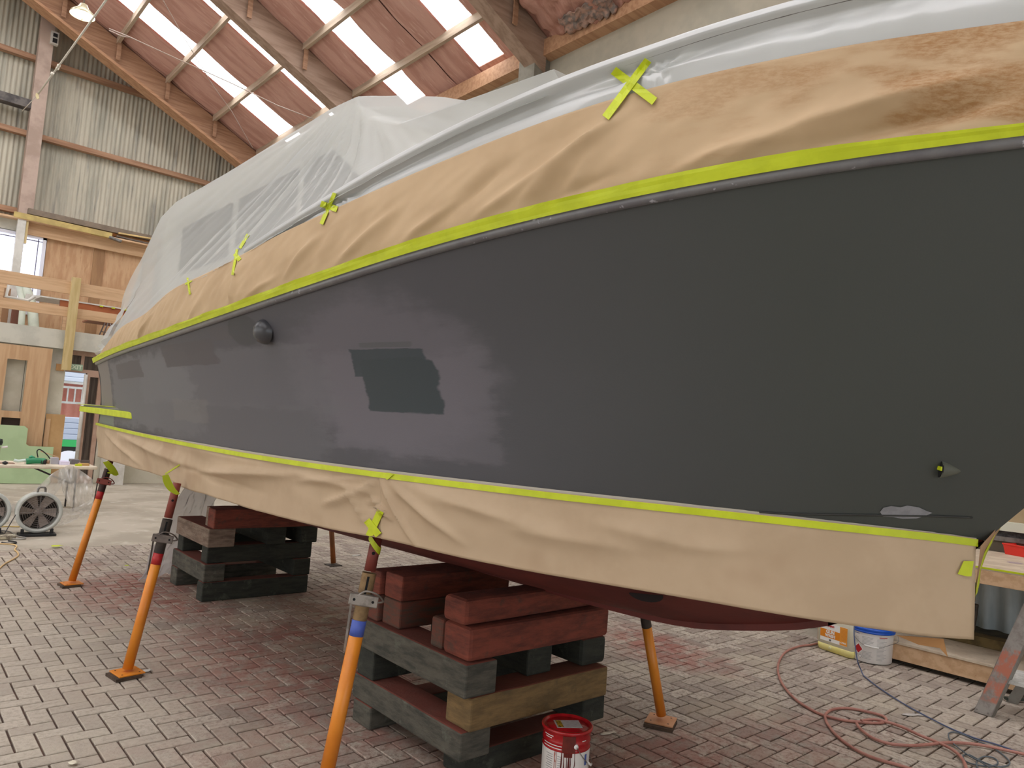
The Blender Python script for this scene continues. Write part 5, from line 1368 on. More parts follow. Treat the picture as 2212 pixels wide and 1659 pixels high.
# red tray on the bench
p = atz(2212, 1190, zt); ty = [atz(2166, 1196, zt), atz(2225, 1207, zt)]
a = ty[0]; d = (ty[1]-ty[0]).normalized(); n2 = Vector((-d.y, d.x, 0)); n2 = n2 if n2.x > 0 else -n2
tray = empty('paint_tray', a, 'red plastic tray on the bench with a brush handle in it', 'tray')
mb = MB(); Lt, Wt, Ht = .34, .24, .095
def tq(u, w_, z, k=0): return a+d*(u+k*(1 if u <= 0 else -1)*0)+n2*w_+Vector((0, 0, z))
t_ = .012
ring = lambda e_, z: [tq(e_, e_, z), tq(Lt-e_, e_, z), tq(Lt-e_, Wt-e_, z), tq(e_, Wt-e_, z)]
vs = ring(.012, 0)+ring(0, Ht*.85)+ring(-.006, Ht*.87)+ring(-.006, Ht)+ring(.006, Ht)+ring(.018, .006)
fs = [(4*i+j, 4*i+(j+1) % 4, 4*i+4+(j+1) % 4, 4*i+4+j) for i in range(5) for j in range(4)]+[(3, 2, 1, 0), (20, 21, 22, 23)]
mb.add(vs, fs); mb.build('shell', mat('bright_red_plastic', (222, 52, 40), rough=.35), tray, bevel=.002)
tag(MB().bar(atz(2147, 1164, zt+.09), a+d*.06+n2*.05+Vector((0, 0, .06)), .012, .006).build('brush_handle', mat('pale_wood_stick', (222, 186, 140), rough=.5), bevel=.002), 'pale wooden brush handle leaning in the red tray', 'brush')
mb = MB(); q = atz(2192, 1216, zt+.001); mb.lathe([(.001, .003), (.05, .003), (.055, 0)], q, 20); mb.build('paint_smear', mat('lilac_putty', (176, 156, 158), (150, 132, 136), 20, rough=.5), bench, label='lilac grey smear of putty')
q = atz(2142, 1184, zt); tag(MB().prism([q, q+Vector((.06, -.02, 0)), q+Vector((.07, .05, 0)), q+Vector((.02, .06, 0))], (0, 0, .012)).build('scraper_blade', M_steel, bevel=.002), 'grey scraper blade on the bench by the lime tape', 'scraper')
# layered case behind the bench: black and silver trimmed cream cabinet
cx0 = 7.72
def band(z0, z1, m, nm, par, dx=0.0, y0=-3, y1=4.2): return MB().box(cx0-dx, cx0+.36, y0, y1, z0, z1).build(nm, m, par)
zz = [atx(2175, y, cx0).z for y in (1196, 1170, 1160, 1147, 1128, 1085)]
cabn = empty('trimmed_counter', (cx0+.2, 1, zz[0]), 'cream counter with black and silver edge strips behind the bench', 'counter')
band(0, zz[1], mat('taupe_panel', (104, 94, 78), (90, 82, 68), 4, rough=.7), 'taupe_base', cabn)
band(zz[1], zz[2], M_steel, 'silver_strip', cabn, .02)
band(zz[2], zz[3], mat('black_trim', (34, 34, 36), (70, 70, 72), 20, rough=.4), 'black_strip', cabn, .01)
band(zz[3], zz[4], mat('pale_green_white', (204, 206, 188), rough=.5), 'pale_panel', cabn, .04)
band(zz[4], zz[4]+.8, mat('tan_panel', (176, 152, 118), (160, 136, 104), 1.5, rough=.6), 'tan_panel', cabn, -.1)
q = atx(2206, 1083, 7.6)
sg = empty('notice', q, 'corner of a dark blue notice with white print, right frame edge', 'notice')
MB().box(7.6, 7.61, q.y-.30, q.y+.03, q.z-.02, q.z+.10).build('notice_board', mat('navy_blue', (34, 40, 128), rough=.4), sg)
for k in range(3): MB().box(7.596, 7.6, q.y-.28, q.y+.015-.01*k, q.z+.005+.022*k, q.z+.012+.022*k).build('white_print', M_pwhite, sg)
# things on the lower shelf
wc = atz(2058, 1372, zb1+.02); wc.z = zb1+.022+.105
wheel = empty('trolley_wheel', (wc.x, wc.y, zb1+.022), 'yellow spoked wheel with dark tyre on the lower bench shelf', 'wheel')
nx_ = Vector((-.93, -.25, .12)).normalized()
MB().lathe([(.075, -.02), (.10, -.018), (.105, 0), (.10, .018), (.075, .02)], wc+Vector((0, 0, .005)), 32, nx_).build('tyre', M_dark, wheel)
hub = MB(); hub.lathe([(.078, .0), (.078, .016), (.066, .019), (.062, .008)], wc+Vector((0, 0, .005)), 32, nx_); hub.lathe([(.001, .022), (.022, .02), (.024, .0)], wc+Vector((0, 0, .005)), 16, nx_)
uu = nx_.orthogonal().normalized(); ww = nx_.cross(uu)
for k in range(5):
    a_ = k*2*PI/5+.3; dd = uu*math.cos(a_)+ww*math.sin(a_); hub.bar(wc+Vector((0, 0, .005))+nx_*.012+dd*.015, wc+Vector((0, 0, .005))+nx_*.012+dd*.068, .022, .008, up=nx_)
hub.build('hub', mat('bright_yellow_plastic', (232, 200, 40), rough=.4), wheel)
mb = MB(); mb.tube(smooth_path([atx(2108, 1305, 6.5), atx(2104, 1335, 6.5), atx(2098, 1362, 6.45), atx(2090, 1378, 6.45)]), .02, 8, radii=None); mb.build('hose_bundle', mat('dark_brown_hose', (62, 50, 36), (40, 32, 24), 20, rough=.6), label='dark brown bundle hanging behind the skirt corner', cat='hose')
cb = empty('shelf_cable', atz(2150, 1388, .23), 'tangle of black cable on the lower bench shelf', 'cable')
for k, L in enumerate(([(2096, 1374), (2110, 1384), (2140, 1393), (2165, 1394)], [(2100, 1377), (2125, 1376), (2150, 1380), (2180, 1384)], [(2094, 1383), (2120, 1391), (2155, 1397)])):
    MB().tube(smooth_path([atz(x, y, zb1+.028+.004*k) for x, y in L]), .004, 6).build('cable_length', M_dark, cb)
tag(MB().tube([atz(2138, 1378, zb1+.04), atz(2185, 1392, zb1+.04)], .018, 8).build('roller_sleeve', mat('olive_fleece', (120, 122, 50), (96, 98, 40), 20, rough=.9)), 'olive paint roller sleeve on the lower bench shelf', 'roller')
q = atz(2120, 1340, .3)
tag(MB().box(6.85, 7.0, q.y-.35, q.y+.25, zb1+.022, zb1+.10).build('wood_offcut', mat('old_offcut', (120, 100, 62), (90, 74, 44), 8, rough=.9), bevel=.006), 'old timber offcut at the back of the lower shelf', 'offcut')
# step ladder
M_alu = mat('dull_aluminium', (150, 148, 142), (128, 124, 118), 8, rough=.45, metal=.4)
def lad_mat():
    t = NT('ladder_label_face'); t.b.inputs['Roughness'].default_value = .5
    g = t.N.new('ShaderNodeNewGeometry'); s = t.n('ShaderNodeSeparateXYZ'); t.l(g.outputs['Position'], s.inputs[0])
    n = t.noise(t.pos(), 14, 5, .7)
    base = t.mix(t.ramp(n, .4, .6), lin((158, 152, 146)), lin((138, 130, 124)))
    w = t.ramp(t.math('ABSOLUTE', t.math('SUBTRACT', s.outputs[2], .27)), .19, .17)
    f = t.math('MULTIPLY', w, t.ramp(t.noise(t.pos(), 9, 5, .7), .38, .55))
    col = t.mix(f, base, lin((190, 118, 96))); t.l(col, t.b.inputs['Base Color']); return t.m
lad = empty('step_ladder', atz(2125, 1545, 0), 'worn aluminium step ladder with faded orange stickers at right edge', 'ladder')
fa = atz(2103, 1537, 0); fb = atz(2140, 1549, 0)
wv = (fb-fa)
top_ = atx(2225, 1300, fa.x+.12); tdir = (top_-fa)
mid_ = (fa+fb)/2; 
def stile(base, vec, w, th, m, nm):
    wn = Vector(w); nn = vec.cross(wn).normalized()
    mb = MB(); mb.prism([base, base+wn, base+wn+vec, base+vec], nn*th); return mb.build(nm, m, lad, bevel=.003)
ft = atx(2250, 1218, fa.x+.10); vec = ft-fa
stile(fa, vec*1.5, wv*1.0, .012, lad_mat(), 'front_stile')
nn = vec.cross(wv).normalized()
mb = MB(); mb.prism([fb, fb+nn*.05, fb+nn*.05+vec*1.5, fb+vec*1.5], wv.normalized()*.004); mb.build('stile_flange', M_alu, lad)
mb = MB(); mb.prism([fa, fa+nn*.05, fa+nn*.05+vec*1.5, fa+vec*1.5], wv.normalized()*.004); mb.build('stile_flange', M_alu, lad)
s0 = atx(2152, 1458, fa.x+.12); s1 = atx(2212, 1437, fa.x+.35)
tr = [atx(2148, 1461, fa.x+.03), atx(2182, 1434, fa.x+.38), atx(2260, 1440, fa.x+.38), atx(2225, 1470, fa.x+.03)]
MB().prism([Vector((q.x, q.y, tr[0].z)) for q in tr], (0, 0, -.025)).build('tread', mat('pale_tread', (204, 202, 198), (180, 178, 172), 30, rough=.5), lad, bevel=.002)
bf = atz(2172, 1515, 0); bt = bf+Vector((-.02, -.16, .34))
mb = MB(); mb.prism([bf, bf+Vector((.0, -.07, 0)), bt+Vector((0, -.07, 0)), bt], (.02, 0, 0)); mb.build('rear_leg', M_alu, lad)
mb = MB(); mb.bar(bf+Vector((0, 0, .02)), bf+Vector((.35, -.25, .02)), .03, .02); mb.build('rear_foot_bar', mat('dark_green_bar', (50, 58, 50), rough=.6), lad)
for k, (x, y) in enumerate(((2111, 1532), (2135, 1541))):
    q = atz(x, y, .018); MB().lathe([(.001, .002), (.004, .002), (.005, 0)], q-nn*0+ray(x, y).normalized()*-.012, 10, -ray(x, y).normalized()).build('rivet', M_steel, lad)

# ================================================================== LEFT: TABLE, FANS, FILM
tz = .68; ty0, ty1 = 12.45, 13.35
M_ttop = mat('cream_table_top', (226, 214, 192), (214, 200, 178), 5, rough=.45)
tb = empty('folding_table', (1.8, 12.9, 0), 'cream folding table with dark legs near the doorway', 'table')
xr = atz(196, 1003, tz).x
mb = MB(); mb.prism([(0.9, ty0, tz-.045), (xr-.04, ty0, tz-.045), (xr, ty0+.05, tz-.045), (xr, ty1-.05, tz-.045), (xr-.04, ty1, tz-.045), (0.9, ty1, tz-.045)], (0, 0, .045)); mb.build('tabletop', M_ttop, tb, bevel=.01)
M_leg = mat('dark_steel_leg', (58, 54, 58), rough=.4)
lx = aty(163, 1015, 12.7).x
MB().tube([(lx, 12.65, tz-.04), (lx+.02, 12.65, 0)], .013, 8).build('leg', M_leg, tb); MB().tube([(lx, 13.15, tz-.04), (lx+.0, 13.15, 0)], .013, 8).build('leg', M_leg, tb)
MB().tube([(1.0, 12.65, tz-.04), (1.0, 12.65, 0)], .013, 8).build('leg', M_leg, tb)
MB().tube([aty(52, 1001, 12.9), aty(130, 1035, 12.9), aty(156, 1046, 12.9)], .013, 8).build('brace', M_leg, tb)
MB().tube([aty(135, 1037, 12.8), aty(152, 1041, 12.8), aty(158, 1040, 12.8)], .007, 6).build('brace_link', M_leg, tb)
q = aty(11, 1000, 12.5); MB().lathe([(.001, -.03), (.035, -.01), (.035, .01), (.001, .03)], q, 8, (0, 0, 1)).build('latch', M_dark, tb)
def on_table(px, py): return atz(px, py, tz)
# green angle grinder
g0 = on_table(50, 996); 
gd = Vector((1, -.1, 0)).normalized(); gp = Vector((g0.x, ty0+.22, tz))
def gx(px): return aty(px, 990, ty0+.22).x
gr_ = empty('angle_grinder', gp, 'green power tool lying on the cream folding table', 'power tool')
xa, xb = gx(57), gx(90)
MB().tube(smooth_path([(xa, ty0+.22, tz+.04), (xa+.1, ty0+.22, tz+.055), (xa+.22, ty0+.2, tz+.055), (xb, ty0+.2, tz+.05)]), .045, 12, radii=None).build('body', mat('tool_green', (36, 128, 84), rough=.4), gr_)
MB().tube([(gx(64), ty0+.25, tz+.09), (gx(68), ty0+.25, tz+.115), (gx(75), ty0+.24, tz+.09)], .02, 8).build('switch', mat('tool_green_light', (70, 160, 120), rough=.4), gr_)
MB().tube([(xb, ty0+.2, tz+.05), (gx(100), ty0+.18, tz+.045)], .04, 12).build('gearbox', M_dark, gr_)
MB().tube([(gx(100), ty0+.18, tz+.045), (gx(107), ty0+.17, tz+.045)], .028, 12).build('nose', mat('brass_metal', (150, 120, 96), rough=.35, metal=.7), gr_)
MB().tube(smooth_path([aty(x, y, ty0+.25) for x, y in ((82, 988), (80, 975), (85, 971), (93, 975), (102, 983), (108, 991))]), .008, 6).build('cord', M_dark, gr_)
MB().tube(smooth_path([aty(30, 994, ty0+.2), aty(40, 996, ty0+.2), aty(56, 994, ty0+.22)]), .022, 8).build('dust_bag', mat('pale_bag', (206, 222, 214), rough=.6), gr_)
def boxat(px0, px1, h, y, d_, m, nm, label, cat, z0=None):
    x0_, x1_ = aty(px0, 990, y).x, aty(px1, 990, y).x
    return tag(MB().box(x0_, x1_, y, y+d_, z0 or tz, (z0 or tz)+h).build(nm, m, bevel=.004), label, cat)
boxat(111, 128, .10, ty0+.35, .15, mat('pale_grey_tub', (178, 176, 184), rough=.3), 'plastic_tub', 'small translucent grey tub on the table behind the tool', 'tub')
boxat(131, 152, .055, ty0+.25, .2, mat('lavender_white', (226, 220, 246), rough=.4), 'folded_sheet', 'folded white sheet glowing at the table edge', 'sheet')
boxat(155, 173, .075, ty0+.4, .2, mat('grey_basket', (110, 106, 110), rough=.5), 'wire_basket', 'small grey basket on the right of the table', 'basket')
boxat(172, 195, .035, ty0+.18, .1, mat('tan_block', (190, 150, 90), rough=.6), 'sanding_block', 'tan sanding block at the right table end', 'block')
boxat(165, 179, .03, ty0+.08, .06, M_tape, 'tape_scrap', 'crumpled lime tape on the right table end', 'scrap')
boxat(176, 195, .07, ty0+.42, .05, mat('dark_grey_case', (96, 84, 80), rough=.6), 'small_case', 'small dark case at the back right of the table', 'case')
tag(MB().bar(aty(88, 975, ty0+.42), Vector((aty(127, 977, ty0+.42).x, ty0+.42, tz+.106)), .02, .012).build('wood_stick', M_pine), 'thin pine stick across the grey tub on the table', 'stick')
jig = empty('jigsaw', on_table(6, 990), 'small tool with dark body and flat base at left table end', 'power tool')
jx = aty(2, 980, ty0+.3).x
MB().box(jx-.14, jx+.17, ty0+.2, ty0+.4, tz, tz+.012).build('base_plate', mat('pinkish_metal', (172, 140, 126), rough=.4, metal=.3), jig, bevel=.002)
MB().tube([(jx-.02, ty0+.3, tz+.01), (jx-.03, ty0+.3, tz+.24)], .014, 8).build('stem', mat('copper_rod', (150, 110, 90), rough=.4, metal=.5), jig)
MB().lathe([(.001, -.05), (.05, -.04), (.06, 0), (.05, .05), (.001, .06)], (jx-.05, ty0+.3, tz+.30), 14).build('body', mat('dark_green_black', (34, 44, 38), rough=.4), jig)
MB().tube([(jx-.0, ty0+.3, tz+.23), (jx+.07, ty0+.3, tz+.24)], .016, 8).build('knob', M_pwhite, jig)
# panels leaning against the lower wall
M_door = mat('oak_veneer', (204, 168, 130), (190, 152, 114), 1.6, stretch=(7, 1, .6), rough=.5)
def yq(px, py, y): return aty(px, py, y)
mb = MB(); X = lambda px, py: yq(px, py, 16.9)
# oak cut-out panel built from rails and stiles round two openings
vx = [1.0, yq(0, 780, 16.95).x, yq(12, 800, 16.95).x, yq(52, 800, 16.95).x, yq(108, 800, 16.95).x]
z_top = yq(60, 748, 16.95).z; z_a = yq(30, 776, 16.95).z; z_b = yq(30, 888, 16.95).z; z_c = yq(30, 906, 16.95).z; z_d = yq(30, 918, 16.95).z; z_e = yq(80, 964, 16.95).z
pn = empty('oak_cutout_board', (2, 16.95, z_e), 'large oak veneer panel with cut openings leaning on the end wall', 'panel')
x_l = yq(0, 840, 16.95).x-1.2; x_a = yq(8, 840, 16.95).x; x_b = yq(52, 840, 16.95).x; x_c = yq(104, 840, 16.95).x
for (a0, a1, c0, c1) in ((x_l, x_c, z_a, z_top), (x_l, x_a, z_b, z_a), (x_b, x_c, z_e, z_a), (x_l, x_b, z_c+.03, z_b), (x_l, x_a+.02, z_d-.02, z_c+.03), (x_l, x_b, z_d-.10, z_d-.02)):
    MB().box(a0, a1, 16.93, 16.96, c0, c1).build('panel_piece', M_door, pn)
MB().box(x_a, x_b, 17.0, 17.05, z_d-.02, z_c+.03).build('dark_slot', mat('dark_brown_gap', (60, 48, 40), rough=.8), pn)
tag(MB().box(yq(100, 900, 16.98).x, yq(110, 900, 16.98).x, 16.965, 16.98, z_e, yq(108, 905, 16.98).z).build('veneer_offcut', M_door), 'narrow oak offcut beside the large veneer panel', 'offcut')
mb = MB(); y_ = 16.8; gz = [yq(50, 920, y_).z, yq(100, 965, y_).z, 0.0]
gx_ = [0.6, yq(55, 960, y_).x, yq(112, 1000, y_).x]
pts = [(gx_[0], y_, 0.005), (gx_[2], y_, .005), (gx_[2], y_, gz[1]-.0), (gx_[1]+.06, y_, gz[1]), (gx_[1]+.01, y_, gz[1]+.04), (gx_[1]+.01, y_, gz[0]-.05), (gx_[1]-.05, y_, gz[0]), (gx_[0], y_, gz[0])]
mb.prism(pts, (0, .02, 0)); mb.build('green_board', mat('mint_board', (180, 204, 160), (172, 196, 152), 2, rough=.6), label='mint green board standing against the end wall', cat='board')
mb = MB(); mb.box(yq(101, 900, 16.9).x, yq(137, 950, 16.9).x, 16.985, 17.0, .0, yq(120, 895, 16.9).z); mb.build('cardboard_sheet', mat('tan_cardboard', (198, 160, 112), (186, 148, 100), 2, rough=.8), label='tan cardboard sheet beside the doorway', cat='cardboard')
tag(MB().box(yq(122, 790, 17.05).x, yq(140, 790, 17.05).x, 17.07, 17.088, yq(130, 801, 17.05).z, yq(130, 786, 17.05).z).build('cardboard_offcut', mat('tan_cardboard2', (196, 150, 100), rough=.8)), 'small tan square fixed at the top corner of the doorway', 'offcut')
# white boxes on the floor by the door
for (a0, a1, top, bot, y, lb) in ((196, 222, 990, 1020, 15.2, 'white box on the floor below the doorway'), (262, 300, 1012, 1037, 13.5, 'cream timber block lying beyond the stern prop'), (256, 274, 1018, 1030, 14.2, 'small cream block behind the longer cream block')):
    A = aty(a0, top, y); B = aty(a1, bot, y)
    base = atz((a0+a1)/2, bot, 0)
    k = base.y; A = aty(a0, (top+bot)/2, k); B = aty(a1, (top+bot)/2, k); hh = aty((a0+a1)/2, top, k).z
    tag(MB().box(A.x, B.x, k, k+.3, 0, max(.06, hh)).build('block', M_white, bevel=.01), lb, 'block')
# fans
M_fan = mat('grey_white_fan', (198, 200, 194), (184, 186, 180), 6, rough=.4)
def fan(px, label):
    ctr = atz(px, 1156, 0); ctr.z = .275; f = empty('drum_fan', (ctr.x, ctr.y, 0), label, 'fan', 'drum fans on the floor')
    ax = (CAM-ctr); ax.z = 0; ax.normalize(); ax = Vector((ax.x+.12, ax.y, .03)).normalized(); R_ = .245
    MB().lathe([(R_*.86, -.28), (R_*.92, -.30), (R_*.95, -.2), (R_*.95, -.04), (R_*1.0, .0), (R_*1.0, .02), (R_*.84, .025), (R_*.82, 0), (R_*.86, -.28)], ctr, 40, ax).build('drum', M_fan, f)
    MB().lathe([(.001, -.2), (R_*.86, -.2)], ctr, 30, ax).build('drum_back', mat('fan_dark', (78, 68, 62), rough=.7), f)
    u = ax.orthogonal().normalized(); w = ax.cross(u)
    mb = MB()
    for k in range(6):
        a = k*PI/3+.2; d_ = u*math.cos(a)+w*math.sin(a); s_ = -u*math.sin(a)+w*math.cos(a)
        mb = MB(); mb.prism([ctr-ax*.10+d_*.05-s_*.02, ctr-ax*.08+d_*R_*.78-s_*.06, ctr-ax*.12+d_*R_*.78+s_*.05, ctr-ax*.13+d_*.05+s_*.03], ax*.004); mb.build('blade', mat('fan_blade', (176, 160, 150), rough=.4), f)
    mb = MB(); mb.lathe([(.05, -.14), (.05, -.08), (.001, -.075)], ctr, 16, ax)
    mb.build('hub', mat('fan_blade', (176, 160, 150), rough=.4), f)
    mb = MB()
    for k in range(1, 9):
        rr_ = R_*.1*k; pts = [ctr+ax*.012+u*(rr_*math.cos(2*PI*i/28))+w*(rr_*math.sin(2*PI*i/28)) for i in range(29)]
        mb.tube(pts, .0025, 4, cap=False)
    for k in range(4):
        a = k*PI/4; d_ = u*math.cos(a)+w*math.sin(a); mb.bar(ctr+ax*.012-d_*R_*.83, ctr+ax*.012+d_*R_*.83, .006, .004, up=ax)
    mb.build('guard', mat('guard_wire', (128, 120, 116), rough=.4, metal=.4), f, kind='stuff')
    MB().tube(smooth_path([ctr+Vector((-.04, 0, R_*.98)), ctr+Vector((-.03, 0, R_*1.2)), ctr+Vector((.03, 0, R_*1.2)), ctr+Vector((.04, 0, R_*.98))]), .012, 8).build('handle', M_steel, f)
    side = ax.cross(Vector((0, 0, 1))).normalized()
    mb = MB(); mb.bar(ctr-side*.19+Vector((0, 0, -.262)), ctr+side*.19+Vector((0, 0, -.262)), .22, .02); mb.bar(ctr-side*.15+Vector((0, 0, -.28)), ctr-side*.15+Vector((0, 0, -.2)), .05, .03); mb.bar(ctr+side*.15+Vector((0, 0, -.28)), ctr+side*.15+Vector((0, 0, -.2)), .05, .03)
    mb.build('foot', M_dark, f); return ctr
fan(79, 'grey drum fan on the floor in front of the folding table')
fan(-36, 'grey drum fan cut by the left frame edge')
# clear film lying round the fans
M_clear = film('clear_sheeting', (236, 232, 226), 0.45, 0.12, .35)
def sheet(top, bot, y0, y1, label, nu=30, nv=12, amp=.06):
    T = smooth_path([(a, c_, 0) for a, c_ in top]); B = smooth_path([(a, c_, 0) for a, c_ in bot])
    def sm(A, t): k = t*(len(A)-1); i = min(int(k), len(A)-2); return A[i].lerp(A[i+1], k-i)
    def fn(u, v):
        a, c_ = sm(T, u), sm(B, u); q = a.lerp(c_, v); yy = y0+(y1-y0)*u
        p = aty(q.x, q.y, yy+amp*fnz(u*9, v*4, y0)+.04*fnz(u*25, v*8, 2)); p.z = max(.01, p.z); return p
    mb = MB(); mb.grid(nu, nv, fn); return mb.build('plastic_sheet', M_clear, label=label, cat='plastic sheet')
sheet([(-5, 1083), (30, 1087), (70, 1062), (110, 1025), (132, 1012)], [(-5, 1132), (30, 1130), (75, 1115), (110, 1080), (140, 1040)], 11.3, 12.2, 'long twisted clear plastic sheet rising behind the drum fan')
sheet([(130, 1015), (150, 1005), (172, 1015), (200, 1035)], [(135, 1060), (150, 1092), (172, 1098), (203, 1078)], 12.0, 11.8, 'bulging clear plastic sheet under the folding table', amp=.25)
sheet([(60, 1105), (120, 1098), (165, 1096), (205, 1072)], [(60, 1142), (118, 1140), (165, 1122), (198, 1108)], 10.9, 11.2, 'pale hem of plastic sheet on the floor right of the fan')
# floor cords at left
def cord(pts, r_, m, label, h=.008): return tag(MB().tube(smooth_path([atz(x, y, h) for x, y in pts]), r_, 6).build('floor_cord', m), label, 'cord')
cord([(-6, 1232), (10, 1218), (28, 1208), (39, 1200), (38, 1193), (32, 1187), (36, 1180), (28, 1176), (10, 1175), (-6, 1174)], .008, mat('cream_cord', (206, 172, 120), rough=.6), 'cream extension cord curving at the left frame edge')
cord([(-6, 1138), (20, 1137), (42, 1138)], .008, mat('yellow_cord', (206, 176, 100), rough=.6), 'yellow cord running straight behind the drum fan')
cord([(0, 1146), (20, 1148), (38, 1158), (54, 1161), (52, 1164), (30, 1164), (16, 1163)], .007, mat('grey_cord', (150, 146, 140), rough=.6), 'thin grey cord beside the drum fan foot')
tag(MB().tube(smooth_path([aty(34, 1112, 10.2), aty(20, 1135, 10.1), aty(10, 1152, 10.0)]), .005, 6).build('floor_cord', M_dark), 'thin dark lead dropping from the drum fan', 'cord')
q = atz(12, 1166, 0); tag(MB().box(q.x-.1, q.x+.1, q.y, q.y+.08, 0, .05).build('plug_socket', mat('cream_plug', (196, 186, 160), (120, 110, 96), 20, rough=.5), bevel=.01), 'cream plug and socket on the floor at left', 'plug')
cord([(18, 1168), (32, 1170), (34, 1173), (20, 1174), (4, 1172)], .009, M_dark, 'short dark flex by the cream plug')

# ================================================================== MEZZANINE CONTENTS
def zbox(px0, px1, py0, py1, y, d_, m, nm, label=None, cat=None, bev=.004, parent=None, group=None, zmin=None):
    A = aty(px0, (py0+py1)/2, y); B = aty(px1, (py0+py1)/2, y); zt_ = aty((px0+px1)/2, py0, y).z; zb_ = aty((px0+px1)/2, py1, y).z
    if y > 17 and zb_ < 3.4: zb_ = 3.071
    return MB().box(A.x, B.x, y, y+d_, zb_, zt_).build(nm, m, parent, bevel=bev, label=label, cat=cat, group=group)
def mezz_x(px, y=18.2): return aty(px, 650, y).x
# white folding work table with items
wt = empty('stored_table', (3.2, 18.3, 3.07), 'white topped table stored on the mezzanine behind the rails', 'table')
y_ = 18.3
xa, xb = aty(60, 640, y_).x, 4.9
zt_ = aty(100, 640, y_).z
MB().box(xa+.2, xb, y_, y_+.9, zt_-.03, zt_).build('white_top', M_white, wt)
MB().box(xa+.6, xb, y_+.02, y_+.1, zt_-.20, zt_-.03).build('apron', mat('reddish_ply', (178, 104, 60), (160, 90, 50), 2, rough=.5), wt)
for x in (xa+.7, xb-.2): MB().box(x, x+.06, y_+.1, y_+.16, 3.07, zt_-.03).build('leg', M_pine, wt)
for k in range(4):
    x = 3.62+.24*k; tag(MB().box(x, x+.07, y_-.02, y_+.0, zt_-.05, zt_-.02).build('tape_tab', M_tape), ['leftmost', 'second from left', 'third from left', 'rightmost'][k]+' lime tape tab on the stored white table edge', 'tape', 'tape tabs on the stored table')
# folding trestle tables stacked below
ft_ = empty('trestle_table', (3.9, 17.7, 3.07), 'brown trestle table with crossed grey steel legs behind the rail', 'table')
zq = 3.42
MB().box(3.3, 4.9, 17.6, 18.2, zq, zq+.03).build('tabletop', mat('dark_brown_top', (150, 92, 60), rough=.5), ft_)
mb = MB(); mb.bar((3.12, 17.62, zq+.06), (3.6, 17.62, zq+.04), .3, .02); mb.build('leaf', mat('brown_leaf', (180, 136, 104), rough=.6), ft_)
for a_, c_ in (((3.62, 3.42), (3.52, 3.07)), ((3.60, 3.07), (3.68, 3.42)), ((3.72, 3.42), (3.86, 3.07))):
    MB().tube([(a_[0], 17.6, a_[1]), (c_[0], 17.6, c_[1])], .014, 8).build('leg', mat('grey_leg_steel', (112, 100, 96), rough=.4, metal=.3), ft_)
MB().tube([(3.56, 17.6, 3.22), (3.8, 17.6, 3.2)], .011, 8).build('leg_brace', mat('grey_leg_steel', (112, 100, 96)), ft_)
for k in range(3):
    tag(MB().box(3.95-.06*k, 4.9, 17.5+.04*k, 18.1, 3.08+.085*k, 3.12+.085*k).build('brown_sheet', mat('brown_sheet', (170, 112, 72), (150, 96, 60), 3, rough=.5, rnd=.2), bevel=.01), ['lowest brown ply sheet stacked on the mezzanine deck', 'middle brown ply sheet stacked on the mezzanine deck', 'top brown ply sheet stacked under the trestle table'][k], 'sheet')
# white bent pipes / rolls leaning
for k, (px0, px1) in enumerate(((38, 48), (52, 76))):
    A = aty(px0, 620, 19.2); B = aty(px1, 700, 18.2)
    mb = MB(); mb.tube([(A.x, 19.0, 4.1), ((A.x+B.x)/2+.02, 18.4, 3.6), (B.x-.05, 17.9, 3.09)], .10 if k else .06, 14); mb.build('rolled_sheet', mat('pale_green_roll', (206, 212, 196), (192, 198, 182), 3, rough=.5), label=['thin pale roll leaning by the window', 'thick pale green roll leaning by the window'][k], cat='roll')
wb = empty('bent_pipe', (2.2, 18.0, 3.5), 'white bent pipe with end plate lying under the window behind the rails', 'pipe')
q = [aty(x, y, 17.9) for x, y in ((24, 600), (13, 640), (60, 650), (75, 640))]
mb = MB(); mb.tube([q[0], q[1], q[2], q[3]], .035, 8); mb.build('bent_tube', M_white, wb)
mb = MB(); mb.prism([aty(x, y, 18.0) for x, y in ((57, 634), (92, 640), (64, 650), (53, 648))], (0, .05, 0)); mb.build('end_plate', M_white, wb)
zbox(-6, 14, 610, 690, 19.4, .2, M_pine, 'plank_stack', 'upright pine board at the left frame edge on the mezzanine', 'board')
zbox(6, 20, 622, 698, 19.2, .1, mat('brown_shade_board', (150, 112, 80), rough=.7), 'brown_board', 'narrow brown board beside the white post', 'board')
zbox(26, 46, 642, 702, 19.0, .1, mat('dark_red_brown', (120, 76, 60), rough=.7), 'dark_board', 'dark red brown board behind the white post foot', 'board')
